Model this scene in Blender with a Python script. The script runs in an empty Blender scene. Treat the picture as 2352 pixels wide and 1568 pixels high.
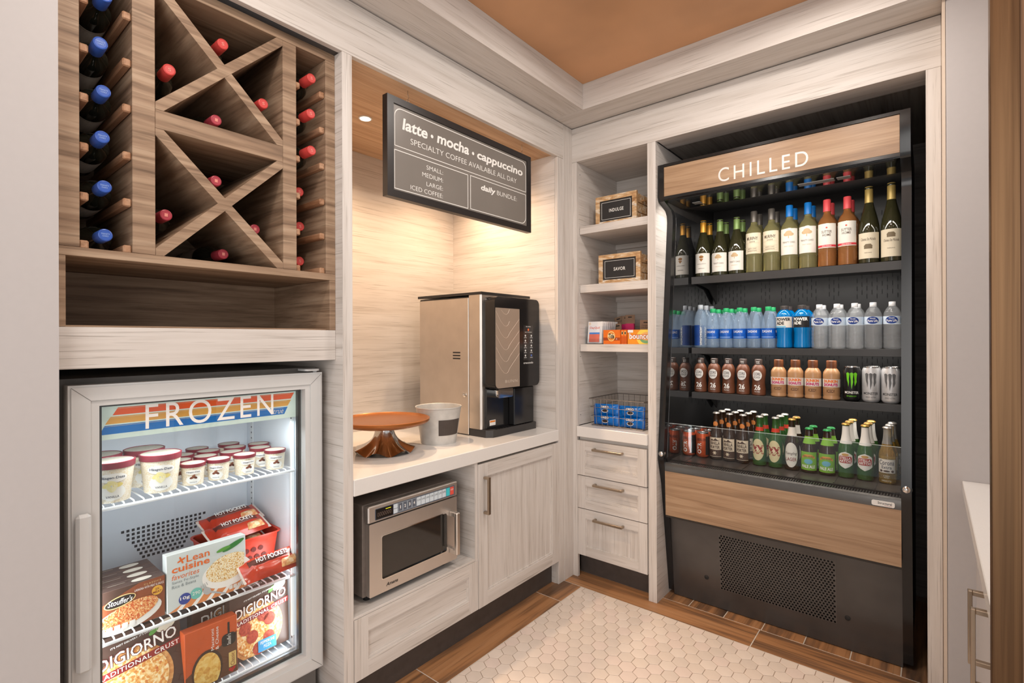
# Grab-and-go pantry corner: wine rack, glass-door freezer, coffee alcove, open shelves, drinks cooler.
import bpy, bmesh, math, random
from mathutils import Matrix, Vector
random.seed(7)
D = bpy.data
SC = bpy.context.scene
COL = SC.collection
PI = math.pi

# ------------------------------------------------------------------ camera, world, light, exposure
CAM = Vector((1.56446, -2.44168, 1.33262))
FWD = Vector((-0.635136, 0.772400, 0.00018)).normalized()
RT0 = FWD.cross(Vector((0, 0, 1))).normalized()
UP0 = RT0.cross(FWD)
ROLL = -0.00335
RT = RT0*math.cos(ROLL)+UP0*math.sin(ROLL)
UP = -RT0*math.sin(ROLL)+UP0*math.cos(ROLL)
FPX = 1168.55
cd = D.cameras.new('camera'); cam = D.objects.new('camera', cd); COL.objects.link(cam)
cd.sensor_width = 36.0; cd.lens = FPX/2352*36.0; cd.shift_y = -4.68/2352; cd.clip_start = 0.02
cam.matrix_world = Matrix(((RT.x, UP.x, -FWD.x, CAM.x), (RT.y, UP.y, -FWD.y, CAM.y), (RT.z, UP.z, -FWD.z, CAM.z), (0, 0, 0, 1)))
SC.camera = cam
def project(p):
    d = Vector(p)-CAM; w = d.dot(FWD)
    if w < 0.05: return None
    return (1176+FPX*d.dot(RT)/w, 779.3-FPX*d.dot(UP)/w)

wd = D.worlds.new('lobby_light'); SC.world = wd; wd.use_nodes = True
bgn = wd.node_tree.nodes['Background']; bgn.inputs[0].default_value = (1.0, 0.985, 0.97, 1); bgn.inputs[1].default_value = 0.56

def lamp(name, kind, loc, power, color, size=0.1, target=None, spot=2.2, blend=0.6, size_y=None):
    l = D.lights.new(name, kind); l.energy = power; l.color = color
    if kind == 'AREA':
        l.size = size
        if size_y: l.shape = 'RECTANGLE'; l.size_y = size_y
        else: l.shape = 'DISK'
    elif kind == 'SPOT':
        l.spot_size = spot; l.spot_blend = blend; l.shadow_soft_size = size
    else: l.shadow_soft_size = size
    o = D.objects.new(name, l); COL.objects.link(o); o.location = loc
    if target:
        o.rotation_euler = (Vector(target)-Vector(loc)).to_track_quat('-Z', 'Y').to_euler()
    return o
WARM = (1.0, 0.92, 0.84)
for i, (x, y) in enumerate(((0.75, -0.75), (1.25, -1.6), (0.6, -2.0), (1.3, -0.6))):
    lamp('ceiling_downlight_light', 'AREA', (x, y, 2.63), 6.5, WARM, 0.16, (x, y, 0))
# added soft fill light behind the camera, standing in for light from the lobby
lamp('lobby_fill_light', 'AREA', (2.2, -4.4, 1.55), 38.0, (1.0, 0.965, 0.93), 2.5, (0.3, -0.8, 1.3))

vs = SC.view_settings
vs.view_transform = 'Standard'; vs.look = 'None'; vs.gamma = 1.0; vs.use_curve_mapping = False
vs.exposure = 0.3
SC.cycles.max_bounces = 7; SC.cycles.diffuse_bounces = 4; SC.cycles.glossy_bounces = 3; SC.cycles.transmission_bounces = 6; SC.cycles.transparent_max_bounces = 14
SC.cycles.caustics_reflective = False; SC.cycles.caustics_refractive = False
SC.cycles.sample_clamp_indirect = 4.0
SC.cycles.adaptive_threshold = 0.03

# ------------------------------------------------------------------ materials
def srgb(r, g, b):
    f = lambda c: (c/255/12.92) if c/255 <= 0.04045 else ((c/255+0.055)/1.055)**2.4
    return (f(r), f(g), f(b))
MATS = {}
def base_mat(name):
    m = D.materials.new(name); m.use_nodes = True
    nt = m.node_tree; b = nt.nodes['Principled BSDF']
    return m, nt, b
def pm(name, col, rough=0.5, metal=0.0, spec=0.5, var=0.06, scale=30.0, emit=0.0, trans=0.0, ior=1.45, coat=0.0, alpha=1.0, bump=0.0):
    """plain material with a little procedural mottling"""
    if name in MATS: return MATS[name]
    m, nt, b = base_mat(name)
    c = tuple(col)+(1,)
    if var > 0:
        tc = nt.nodes.new('ShaderNodeTexCoord'); n = nt.nodes.new('ShaderNodeTexNoise')
        n.inputs['Scale'].default_value = scale; n.inputs['Detail'].default_value = 3
        nt.links.new(tc.outputs['Object'], n.inputs['Vector'])
        r = nt.nodes.new('ShaderNodeValToRGB')
        r.color_ramp.elements[0].position = 0.3; r.color_ramp.elements[1].position = 0.7
        r.color_ramp.elements[0].color = tuple(x*(1-var) for x in col)+(1,)
        r.color_ramp.elements[1].color = tuple(min(1, x*(1+var)) for x in col)+(1,)
        nt.links.new(n.outputs['Fac'], r.inputs['Fac']); nt.links.new(r.outputs['Color'], b.inputs['Base Color'])
        if bump > 0:
            bp = nt.nodes.new('ShaderNodeBump'); bp.inputs['Strength'].default_value = bump; bp.inputs['Distance'].default_value = 0.002
            nt.links.new(n.outputs['Fac'], bp.inputs['Height']); nt.links.new(bp.outputs['Normal'], b.inputs['Normal'])
    else: b.inputs['Base Color'].default_value = c
    b.inputs['Roughness'].default_value = rough; b.inputs['Metallic'].default_value = metal
    b.inputs['Specular IOR Level'].default_value = spec
    b.inputs['Transmission Weight'].default_value = trans; b.inputs['IOR'].default_value = ior
    b.inputs['Coat Weight'].default_value = coat; b.inputs['Coat Roughness'].default_value = 0.08
    if emit > 0:
        b.inputs['Emission Color'].default_value = c; b.inputs['Emission Strength'].default_value = emit
    MATS[name] = m
    return m
def wood(name, axis, cols, across=16.0, along=1.1, rough=0.55, fine=90.0, finestr=0.35, spec=0.35, seed=0.0, dist=0.6, fpos=(0.32, 0.5)):
    """streaky board: grain runs along the axis 0/1/2; cols = list of (pos, (r,g,b))"""
    if name in MATS: return MATS[name]
    m, nt, b = base_mat(name)
    L = nt.links.new
    tc = nt.nodes.new('ShaderNodeTexCoord')
    def nz(sa, sb, detail, dist, off):
        mp = nt.nodes.new('ShaderNodeMapping')
        s = [sb, sb, sb]
        for a_ in (axis if isinstance(axis, tuple) else (axis,)): s[a_] = sa
        mp.inputs['Scale'].default_value = s; mp.inputs['Location'].default_value = (off+seed, off*1.7+seed, off*0.6)
        n = nt.nodes.new('ShaderNodeTexNoise'); n.inputs['Scale'].default_value = 1.0
        n.inputs['Detail'].default_value = detail; n.inputs['Distortion'].default_value = dist; n.inputs['Roughness'].default_value = 0.56
        L(tc.outputs['Object'], mp.inputs['Vector']); L(mp.outputs['Vector'], n.inputs['Vector'])
        return n
    n1 = nz(along, across, 5, dist, 3.1); n2 = nz(along*2.2, fine, 4, 0.3, 9.7)
    r1 = nt.nodes.new('ShaderNodeValToRGB'); cr = r1.color_ramp
    cr.elements[0].position = cols[0][0]; cr.elements[0].color = cols[0][1]+(1,)
    cr.elements[1].position = cols[-1][0]; cr.elements[1].color = cols[-1][1]+(1,)
    for p, c in cols[1:-1]:
        e = cr.elements.new(p); e.color = c+(1,)
    L(n1.outputs['Fac'], r1.inputs['Fac'])
    r2 = nt.nodes.new('ShaderNodeValToRGB'); r2.color_ramp.elements[0].position = fpos[0]; r2.color_ramp.elements[1].position = fpos[1]
    v = 1-finestr
    r2.color_ramp.elements[0].color = (v, v*0.97, v*0.94, 1); r2.color_ramp.elements[1].color = (1, 1, 1, 1)
    L(n2.outputs['Fac'], r2.inputs['Fac'])
    mx = nt.nodes.new('ShaderNodeMix'); mx.data_type = 'RGBA'; mx.blend_type = 'MULTIPLY'; mx.inputs['Factor'].default_value = 1.0
    L(r1.outputs['Color'], mx.inputs[6]); L(r2.outputs['Color'], mx.inputs[7])
    L(mx.outputs[2], b.inputs['Base Color'])
    bp = nt.nodes.new('ShaderNodeBump'); bp.inputs['Strength'].default_value = 0.15; bp.inputs['Distance'].default_value = 0.001
    L(n2.outputs['Fac'], bp.inputs['Height']); L(bp.outputs['Normal'], b.inputs['Normal'])
    b.inputs['Roughness'].default_value = rough; b.inputs['Specular IOR Level'].default_value = spec
    MATS[name] = m
    return m
def pane(name, tint=(1, 1, 1), gloss=0.12, rough=0.0, ior=1.45):
    """thin clear sheet: transparent with a fresnel-weighted mirror coat"""
    if name in MATS: return MATS[name]
    m = D.materials.new(name); m.use_nodes = True; nt = m.node_tree; nt.nodes.clear()
    o = nt.nodes.new('ShaderNodeOutputMaterial'); t = nt.nodes.new('ShaderNodeBsdfTransparent'); g = nt.nodes.new('ShaderNodeBsdfGlossy')
    t.inputs['Color'].default_value = tuple(tint)+(1,); g.inputs['Roughness'].default_value = rough
    fr = nt.nodes.new('ShaderNodeFresnel'); fr.inputs['IOR'].default_value = ior
    ad = nt.nodes.new('ShaderNodeMath'); ad.operation = 'MULTIPLY'; ad.inputs[1].default_value = gloss/0.04
    ad.use_clamp = True
    ge = nt.nodes.new('ShaderNodeNewGeometry'); iv = nt.nodes.new('ShaderNodeMath'); iv.operation = 'SUBTRACT'; iv.inputs[0].default_value = 1.0
    ml = nt.nodes.new('ShaderNodeMath'); ml.operation = 'MULTIPLY'
    nt.links.new(ge.outputs['Backfacing'], iv.inputs[1]); nt.links.new(ad.outputs[0], ml.inputs[0]); nt.links.new(iv.outputs[0], ml.inputs[1])
    mx = nt.nodes.new('ShaderNodeMixShader')
    nt.links.new(fr.outputs[0], ad.inputs[0]); nt.links.new(ml.outputs[0], mx.inputs[0])
    nt.links.new(t.outputs[0], mx.inputs[1]); nt.links.new(g.outputs[0], mx.inputs[2]); nt.links.new(mx.outputs[0], o.inputs[0])
    MATS[name] = m
    return m
def plastic(name, col, alpha, rough=0.06, bump=0.3, scale=90.0):
    """thin clear bottle wall: mostly see-through, pale body and strong highlights"""
    if name in MATS: return MATS[name]
    m, nt, b = base_mat(name)
    b.inputs['Base Color'].default_value = tuple(col)+(1,); b.inputs['Alpha'].default_value = alpha
    b.inputs['Roughness'].default_value = rough; b.inputs['Specular IOR Level'].default_value = 1.0
    tc = nt.nodes.new('ShaderNodeTexCoord'); n = nt.nodes.new('ShaderNodeTexNoise'); n.inputs['Scale'].default_value = scale
    bp = nt.nodes.new('ShaderNodeBump'); bp.inputs['Strength'].default_value = bump; bp.inputs['Distance'].default_value = 0.004
    nt.links.new(tc.outputs['Object'], n.inputs['Vector']); nt.links.new(n.outputs['Fac'], bp.inputs['Height']); nt.links.new(bp.outputs['Normal'], b.inputs['Normal'])
    MATS[name] = m
    return m
def food(name, cols, scale=120.0, rough=0.5):
    """speckled print colours for pictures of food"""
    if name in MATS: return MATS[name]
    m, nt, b = base_mat(name)
    tc = nt.nodes.new('ShaderNodeTexCoord'); v = nt.nodes.new('ShaderNodeTexVoronoi'); v.inputs['Scale'].default_value = scale
    n = nt.nodes.new('ShaderNodeTexNoise'); n.inputs['Scale'].default_value = scale*0.6; n.inputs['Detail'].default_value = 4
    nt.links.new(tc.outputs['Object'], v.inputs['Vector']); nt.links.new(tc.outputs['Object'], n.inputs['Vector'])
    mx = nt.nodes.new('ShaderNodeMix'); mx.data_type = 'FLOAT'; mx.inputs[0].default_value = 0.62
    sp = nt.nodes.new('ShaderNodeSeparateColor'); nt.links.new(v.outputs['Color'], sp.inputs[0])
    nt.links.new(sp.outputs[0], mx.inputs[2]); nt.links.new(n.outputs['Fac'], mx.inputs[3])
    r = nt.nodes.new('ShaderNodeValToRGB'); cr = r.color_ramp
    k = len(cols)
    cr.elements[0].position = 0.22; cr.elements[0].color = cols[0]+(1,); cr.elements[1].position = 0.8; cr.elements[1].color = cols[-1]+(1,)
    for i in range(1, k-1):
        e = cr.elements.new(0.22+0.58*i/(k-1)); e.color = cols[i]+(1,)
    nt.links.new(mx.outputs[0], r.inputs['Fac']); nt.links.new(r.outputs['Color'], b.inputs['Base Color'])
    b.inputs['Roughness'].default_value = rough
    MATS[name] = m
    return m

WL = [(0.24, srgb(180, 170, 162)), (0.36, srgb(200, 192, 185)), (0.50, srgb(209, 202, 196)), (0.75, srgb(217, 211, 206))]
WK = dict(across=34.0, along=1.7, fine=230.0, finestr=0.34, dist=0.25, fpos=(0.30, 0.43))
LWX = wood('whitewashed_board_x', 0, WL, **WK); LWY = wood('whitewashed_board_y', 1, WL, **WK); LWZ = wood('whitewashed_board_z', 2, WL, **WK)
WD = [(0.25, srgb(98, 78, 63)), (0.42, srgb(140, 114, 92)), (0.58, srgb(164, 138, 114)), (0.78, srgb(180, 157, 134))]
DWY = wood('walnut_board_y', 1, WD, across=22, along=1.6); DWX = wood('walnut_board_x', 0, WD, across=22, along=1.6); DWZ = wood('walnut_board_z', 2, WD, across=22, along=1.6)
DWP = wood('walnut_board_flat', (0, 1), WD, across=42, along=2.2, dist=0.3)
LWY_LAMPLIT = wood('whitewashed_board_lamplit', 1, [(0.3, srgb(182, 146, 114)), (0.7, srgb(212, 180, 148))], **dict(across=34.0, along=1.7, fine=230.0, finestr=0.3, dist=0.25))  # whitewashed board with warm bounced lamp light tinted into its colour
TEAK = [(0.3, srgb(142, 113, 87)), (0.5, srgb(163, 132, 103)), (0.72, srgb(178, 149, 120))]
TKX = wood('oak_laminate_x', 0, TEAK, across=40, along=2.0, fine=220, finestr=0.16, rough=0.32, spec=0.5)
NB = [(0.3, srgb(104, 96, 91)), (0.7, srgb(134, 125, 119))]
NICHE = wood('black_stained_board', 0, NB, across=14, rough=0.5)
NICHE_LIT = wood('black_stained_board_lit', 1, [(0.3, srgb(126, 117, 110)), (0.7, srgb(158, 148, 140))], across=20, rough=0.5)  # lighter niche board for the top only, light painted into its colour
NICHEZ = wood('black_stained_board_z', 2, NB, across=14, rough=0.5)
QUARTZ = pm('white_quartz', srgb(226, 222, 218), 0.18, var=0.012, scale=200)
TOE = pm('dark_toe_board', srgb(78, 70, 66), 0.55, var=0.1)
PLASTER = pm('pale_grey_plaster', srgb(186, 181, 180), 0.8, var=0.01, scale=60, bump=0.05)
CREAM = pm('beige_corner_bead', srgb(214, 196, 178), 0.7, var=0.02)
COPPER = pm('copper_ceiling_paint', srgb(208, 158, 116), 0.42, metal=0.15, var=0.14, scale=2.2)
BRONZE = wood('brushed_bronze', 2, [(0.3, srgb(78, 57, 40)), (0.7, srgb(118, 90, 64))], across=60, along=0.8, rough=0.42, finestr=0.1)
for nd in BRONZE.node_tree.nodes:
    if nd.type == 'BSDF_PRINCIPLED': nd.inputs['Metallic'].default_value = 0.85
BRNW = wood('brown_panel_wood', 2, [(0.3, srgb(128, 92, 66)), (0.7, srgb(160, 122, 92))], across=24)
BLACK = pm('black_gloss_enamel', (0.011, 0.0105, 0.011), 0.16, spec=0.6, var=0.0)
BLKM = pm('black_satin_metal', (0.036, 0.033, 0.032), 0.32, spec=0.5, var=0.12, scale=8)
BLKD = pm('black_matte', (0.012, 0.012, 0.012), 0.6, var=0.0)
BLKMIR = pm('black_mirror_panel', (0.02, 0.02, 0.021), 0.03, spec=1.0, var=0.0, ior=2.6)
STEEL = pm('brushed_steel', srgb(206, 198, 190), 0.36, metal=1.0, var=0.04, scale=14)
CHROME = pm('polished_chrome', srgb(214, 212, 210), 0.08, metal=1.0, var=0.0)
NICKEL = pm('satin_nickel', srgb(176, 160, 142), 0.3, metal=1.0, var=0.03)
WHITE = pm('white_enamel', srgb(226, 228, 230), 0.3, var=0.01)
WPLAS = pm('white_plastic_frame', srgb(204, 204, 203), 0.4, var=0.01)
INK_W = pm('white_print', srgb(240, 238, 234), 0.5, var=0.0)
INK_K = pm('black_print', srgb(28, 26, 26), 0.5, var=0.0)
PAPER = pm('cream_label_paper', srgb(214, 202, 178), 0.6, var=0.02)
PAPW = pm('white_label_paper', srgb(220, 214, 205), 0.55, var=0.015)
GLASS = pane('clear_glass_pane', (0.97, 0.985, 0.98), 0.07)
ACRYL = pane('clear_acrylic', (0.96, 0.97, 0.97), 0.06)
ACRY2 = pane('clear_holder_acrylic', (0.93, 0.94, 0.95), 0.04, ior=1.15)
def ink(name, r, g, b, rough=0.5): return pm('print_'+name, srgb(r, g, b), rough, var=0.0)

# ------------------------------------------------------------------ geometry helpers: a geo is (verts, faces)
def join(*gs):
    V, F = [], []
    for v, f in gs:
        o = len(V); V += list(v); F += [tuple(i+o for i in q) for q in f]
    return V, F
def box(x0, x1, y0, y1, z0, z1, b=0.0):
    x0, x1 = min(x0, x1), max(x0, x1); y0, y1 = min(y0, y1), max(y0, y1); z0, z1 = min(z0, z1), max(z0, z1)
    if b <= 0:
        V = [(x, y, z) for x in (x0, x1) for y in (y0, y1) for z in (z0, z1)]
        return V, [(0, 1, 3, 2), (4, 6, 7, 5), (0, 4, 5, 1), (2, 3, 7, 6), (0, 2, 6, 4), (1, 5, 7, 3)]
    b = min(b, (x1-x0)*0.45, (y1-y0)*0.45, (z1-z0)*0.45)
    V, idx = [], {}
    c = [(x0, x1), (y0, y1), (z0, z1)]
    for i in (0, 1):
        for j in (0, 1):
            for k in (0, 1):
                s = (i, j, k)
                for ax in range(3):
                    p = [c[a][s[a]]+(b if s[a] == 0 else -b)*(0 if a == ax else 1) for a in range(3)]
                    idx[(s, ax)] = len(V); V.append(tuple(p))
    F = []
    for ax in range(3):
        a1, a2 = (ax+1) % 3, (ax+2) % 3
        for s in (0, 1):
            q = []
            for (p, r) in ((0, 0), (1, 0), (1, 1), (0, 1)):
                t = [0, 0, 0]; t[ax] = s; t[a1] = p; t[a2] = r
                q.append(idx[(tuple(t), ax)])
            F.append(tuple(q if s else q[::-1]))
        for p in (0, 1):
            for r in (0, 1):
                t0 = [0, 0, 0]; t1 = [0, 0, 0]
                t0[a1] = t1[a1] = p; t0[a2] = t1[a2] = r; t0[ax] = 0; t1[ax] = 1
                F.append((idx[(tuple(t0), a1)], idx[(tuple(t1), a1)], idx[(tuple(t1), a2)], idx[(tuple(t0), a2)]))
    for s in [(i, j, k) for i in (0, 1) for j in (0, 1) for k in (0, 1)]:
        F.append((idx[(s, 0)], idx[(s, 1)], idx[(s, 2)]))
    return V, F
def prism(poly, axis, a, b):
    n = len(poly)
    mk = {'X': lambda p, t: (t, p[0], p[1]), 'Y': lambda p, t: (p[0], t, p[1]), 'Z': lambda p, t: (p[0], p[1], t)}[axis]
    V = [mk(p, a) for p in poly]+[mk(p, b) for p in poly]
    F = [tuple(range(n))[::-1], tuple(range(n, 2*n))]+[(i, (i+1) % n, n+(i+1) % n, n+i) for i in range(n)]
    return V, F
def flat(poly, axis, t):
    mk = {'X': lambda p: (t, p[0], p[1]), 'Y': lambda p: (p[0], t, p[1]), 'Z': lambda p: (p[0], p[1], t)}[axis]
    return [mk(p) for p in poly], [tuple(range(len(poly)))]
def rpoly(u0, u1, v0, v1, r, n=4):
    P = []
    for cx, cy, a0 in ((u1-r, v1-r, 0), (u0+r, v1-r, PI/2), (u0+r, v0+r, PI), (u1-r, v0+r, 1.5*PI)):
        for i in range(n+1):
            a = a0+PI/2*i/n; P.append((cx+r*math.cos(a), cy+r*math.sin(a)))
    return P
def ell(cu, cv, ru, rv, n=24, rot=0.0):
    c, s = math.cos(rot), math.sin(rot)
    return [(cu+c*ru*math.cos(2*PI*i/n)-s*rv*math.sin(2*PI*i/n), cv+s*ru*math.cos(2*PI*i/n)+c*rv*math.sin(2*PI*i/n)) for i in range(n)]
def ring(outer, inner, axis, a, b):
    """frame between two polygons of equal count, extruded a..b"""
    n = len(outer)
    mk = {'X': lambda p, t: (t, p[0], p[1]), 'Y': lambda p, t: (p[0], t, p[1]), 'Z': lambda p, t: (p[0], p[1], t)}[axis]
    V = [mk(p, a) for p in outer]+[mk(p, a) for p in inner]+[mk(p, b) for p in outer]+[mk(p, b) for p in inner]
    F = []
    for i in range(n):
        j = (i+1) % n
        F += [(i, j, n+j, n+i), (2*n+i, 3*n+i, 3*n+j, 2*n+j), (i, 2*n+i, 2*n+j, j), (n+i, n+j, 3*n+j, 3*n+i)]
    return V, F
def rect(u0, u1, v0, v1): return [(u0, v0), (u1, v0), (u1, v1), (u0, v1)]
def frame(u0, u1, v0, v1, w, axis, a, b): return ring(rect(u0, u1, v0, v1), rect(u0+w, u1-w, v0+w, v1-w), axis, a, b)
def lathe(prof, n=24, c=(0, 0)):
    V, F, rows = [], [], []
    for r, z in prof:
        if r < 1e-6: rows.append([len(V)]); V.append((c[0], c[1], z))
        else:
            rows.append(list(range(len(V), len(V)+n)))
            V += [(c[0]+r*math.cos(2*PI*i/n), c[1]+r*math.sin(2*PI*i/n), z) for i in range(n)]
    for A, B in zip(rows, rows[1:]):
        for i in range(n):
            j = (i+1) % n
            if len(A) == 1 and len(B) == 1: continue
            if len(A) == 1: F.append((A[0], B[j], B[i]))
            elif len(B) == 1: F.append((A[i], A[j], B[0]))
            else: F.append((A[i], A[j], B[j], B[i]))
    return V, F
def tube(pts, r, n=8, closed=False):
    pts = [Vector(p) for p in pts]; V, F = [], []
    m = len(pts); prev = None
    for i, p in enumerate(pts):
        if closed: t = pts[(i+1) % m]-pts[i-1]
        else: t = pts[min(i+1, m-1)]-pts[max(i-1, 0)]
        t = t.normalized()
        a = prev if prev is not None else (Vector((0, 0, 1)) if abs(t.z) < 0.9 else Vector((1, 0, 0)))
        s = t.cross(a).normalized(); u = s.cross(t).normalized(); prev = u
        for k in range(n):
            q = p+(s*math.cos(2*PI*k/n)+u*math.sin(2*PI*k/n))*r; V.append(tuple(q))
    for i in range(m if closed else m-1):
        j = (i+1) % m
        for k in range(n):
            l = (k+1) % n; F.append((i*n+k, i*n+l, j*n+l, j*n+k))
    if not closed:
        F += [tuple(range(n))[::-1], tuple(range((m-1)*n, m*n))]
    return V, F
def cylpatch(r, a0, a1, z0, z1, n=14):
    """label on a round body, angle 0 faces -Y, positive towards +X"""
    V = []
    for i in range(n+1):
        a = a0+(a1-a0)*i/n
        V += [(r*math.sin(a), -r*math.cos(a), z0), (r*math.sin(a), -r*math.cos(a), z1)]
    return V, [(2*i, 2*i+2, 2*i+3, 2*i+1) for i in range(n)]
def conepatch(prof, a0, a1, off=0.0004, n=14):
    V, F = [], []; m = len(prof)
    for i in range(n+1):
        a = a0+(a1-a0)*i/n
        for r, z in prof: V.append(((r+off)*math.sin(a), -(r+off)*math.cos(a), z))
    for i in range(n):
        for k in range(m-1): F.append((i*m+k, (i+1)*m+k, (i+1)*m+k+1, i*m+k+1))
    return V, F
def cylpoly(poly, r, a=0.0):
    """flat print wrapped round a body: poly u in metres along the surface, cut in upright slices so it follows the curve"""
    u0 = min(p[0] for p in poly); u1 = max(p[0] for p in poly); n = max(1, math.ceil((u1-u0)/0.0045))
    V, F = [], []
    for k in range(n):
        lo, hi = u0+(u1-u0)*k/n, u0+(u1-u0)*(k+1)/n
        P = clip(clip(poly, 0, lo, True), 0, hi, False) if n > 1 else poly
        if len(P) < 3: continue
        o = len(V); V += [(r*math.sin(u/r+a), -r*math.cos(u/r+a), v) for u, v in P]; F.append(tuple(range(o, o+len(P))))
    return V, F
def clip(poly, ax, lim, keep_above):
    out = []
    for i in range(len(poly)):
        a, b = poly[i], poly[(i+1) % len(poly)]
        ia = a[ax] >= lim-1e-9 if keep_above else a[ax] <= lim+1e-9; ib = b[ax] >= lim-1e-9 if keep_above else b[ax] <= lim+1e-9
        if ia: out.append(a)
        if ia != ib:
            t = (lim-a[ax])/(b[ax]-a[ax]); out.append((a[0]+(b[0]-a[0])*t, a[1]+(b[1]-a[1])*t))
    return out
TXT = {}
def text2d(s, bold=0.0, shear=0.0, space=1.0, res=2):
    key = (s, bold, shear, space, res)
    if key in TXT: return TXT[key]
    cu = D.curves.new('t', 'FONT'); cu.body = s; cu.resolution_u = res; cu.offset = bold; cu.shear = shear; cu.space_character = space; cu.align_x = 'CENTER'
    ob = D.objects.new('t', cu); COL.objects.link(ob)
    dg = bpy.context.evaluated_depsgraph_get()
    me = ob.evaluated_get(dg).to_mesh()
    V = [(v.co.x, v.co.y) for v in me.vertices]; F = [tuple(p.vertices) for p in me.polygons]
    ob.evaluated_get(dg).to_mesh_clear()
    D.objects.remove(ob); D.curves.remove(cu)
    x0 = min(v[0] for v in V); x1 = max(v[0] for v in V); y0 = min(v[1] for v in V); y1 = max(v[1] for v in V)
    V = [((x-x0)/(x1-x0), (y-y0)/(y1-y0)) for x, y in V]
    TXT[key] = (V, F)
    return TXT[key]
def text(s, u0, u1, v0, v1, axis, t, **k):
    """lettering fitted in a rectangle; axis X faces +X (u=y), Y faces -Y (u=x)"""
    V, F = text2d(s, **k)
    P = [(u0+(u1-u0)*a, v0+(v1-v0)*b) for a, b in V]
    mk = {'X': lambda p: (t, p[0], p[1]), 'Y': lambda p: (p[0], t, p[1]), 'Z': lambda p: (p[0], p[1], t)}[axis]
    return [mk(p) for p in P], F
def ctext(s, r, u0, u1, v0, v1, ang=0.0, **k):
    V, F = text2d(s, **k)
    return [(r*math.sin((u0+(u1-u0)*a)/r+ang), -r*math.cos((u0+(u1-u0)*a)/r+ang), v0+(v1-v0)*b) for a, b in V], F
def xf(g, fn): return [fn(*v) for v in g[0]], g[1]
def move(g, dx, dy, dz): return [(x+dx, y+dy, z+dz) for x, y, z in g[0]], g[1]

def mesh_obj(name, g, mat, smooth=False):
    me = D.meshes.new(name); me.from_pydata([tuple(v) for v in g[0]], [], [tuple(f) for f in g[1]])
    if smooth:
        me.polygons.foreach_set('use_smooth', [True]*len(me.polygons)); me.set_sharp_from_angle(angle=math.radians(38))
    me.materials.append(mat); me.update()
    o = D.objects.new(name, me); COL.objects.link(o)
    return o
def tags(o, label=None, cat=None, group=None, kind=None):
    if label: o['label'] = label
    if cat: o['category'] = cat
    if group: o['group'] = group
    if kind: o['kind'] = kind
    return o
def struct(name, g, mat, label, cat='wall', smooth=False):
    return tags(mesh_obj(name, g, mat, smooth), label, cat, kind='structure')
class Thing:
    """an Empty at the base of a thing; add() takes world coordinates unless local"""
    def __init__(s, name, label, cat, loc=(0, 0, 0), rot=(0, 0, 0), group=None, local=False, kind=None):
        s.o = D.objects.new(name, None); COL.objects.link(s.o); s.o.empty_display_size = 0.05
        s.o.location = loc; s.o.rotation_euler = rot
        s.off = (0, 0, 0) if local else tuple(loc)
        tags(s.o, label, cat, group, kind)
    def add(s, name, g, mat, parent=None, smooth=False, label=None, kind=None):
        if s.off != (0, 0, 0): g = move(g, -s.off[0], -s.off[1], -s.off[2])
        o = mesh_obj(name, g, mat, smooth); o.parent = parent or s.o
        if label: o['label'] = label
        if kind: o['kind'] = kind
        return o
def dup(t, loc, label, group=None, rot=None):
    def cp(o, par):
        c = o.copy(); COL.objects.link(c); c.parent = par
        for ch in o.children: cp(ch, c)
        return c
    src = t.o if isinstance(t, Thing) else t
    c = cp(src, None); c.location = loc; c['label'] = label
    if rot is not None: c.rotation_euler = rot
    if group: c['group'] = group
    elif 'group' in c: del c['group']
    return c

# ------------------------------------------------------------------ the setting
# floor: sub-floor with grout, wooden plank border, hexagon tiles
GROUT = pm('brown_grout', srgb(168, 142, 121), 0.8, var=0.1, scale=120)
floor = struct('floor', box(-0.95, 2.6, -3.4, 1.0, -0.05, -0.0032), GROUT, 'floor of cream hexagon tiles inside a border of wood planks', 'floor')
PLK = [(0.33, srgb(84, 64, 50)), (0.44, srgb(126, 92, 66)), (0.54, srgb(168, 120, 80)), (0.72, srgb(178, 134, 96))]
PKY = [wood('plank_tile_y%d' % i, 1, PLK, across=13, along=0.9, fine=70, rough=0.42, seed=i*4.3) for i in range(3)]
PKX = [wood('plank_tile_x%d' % i, 0, PLK, across=13, along=0.9, fine=70, rough=0.42, seed=i*5.1) for i in range(3)]
def part_of(o, name, g, mat, smooth=False, kind=None):
    c = mesh_obj(name, g, mat, smooth); c.parent = o
    if kind: c['kind'] = kind
    return c
GP = 0.0016
ys = [-0.088, -0.286, -1.098, -1.91, -2.72, -3.4]
for i in range(5):
    part_of(floor, 'plank', box(-0.06, 0.108-GP, ys[i+1]+GP, ys[i]-GP, -0.012, 0, 0.0012), PKY[i % 3])
xs = [-0.004, 0.957, 1.66]
for i in range(2):
    part_of(floor, 'plank', box(xs[i]+GP, xs[i+1]-GP, -0.088+GP, 0.078-GP, -0.012, 0, 0.0012), PKX[(i+1) % 3])
xs = [0.458, 0.627, 0.795, 0.962, 1.132, 1.302, 1.471, 1.60]
for i in range(7):
    part_of(floor, 'plank', box(xs[i]+GP, xs[i+1]-GP, 0.078+GP, 0.86, -0.012, 0, 0.0012), PKY[(i*2+1) % 3])
for i in range(4):
    part_of(floor, 'plank', box(-0.90+i*0.21+GP, -0.90+(i+1)*0.21-GP, -2.2, -1.457, -0.012, 0, 0.0012), PKY[i % 3])
LGR_ = pm('pale_plank_grout', srgb(206, 196, 184), 0.8, var=0.06)
part_of(floor, 'plank_grout', join(box(-0.06, 0.1095, -3.4, -0.088, -0.0031, -0.0009), box(-0.03, 1.66, -0.0895, 0.078, -0.0030, -0.0008), box(0.458, 1.60, 0.078, 0.86, -0.0031, -0.0009)), LGR_)
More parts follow.
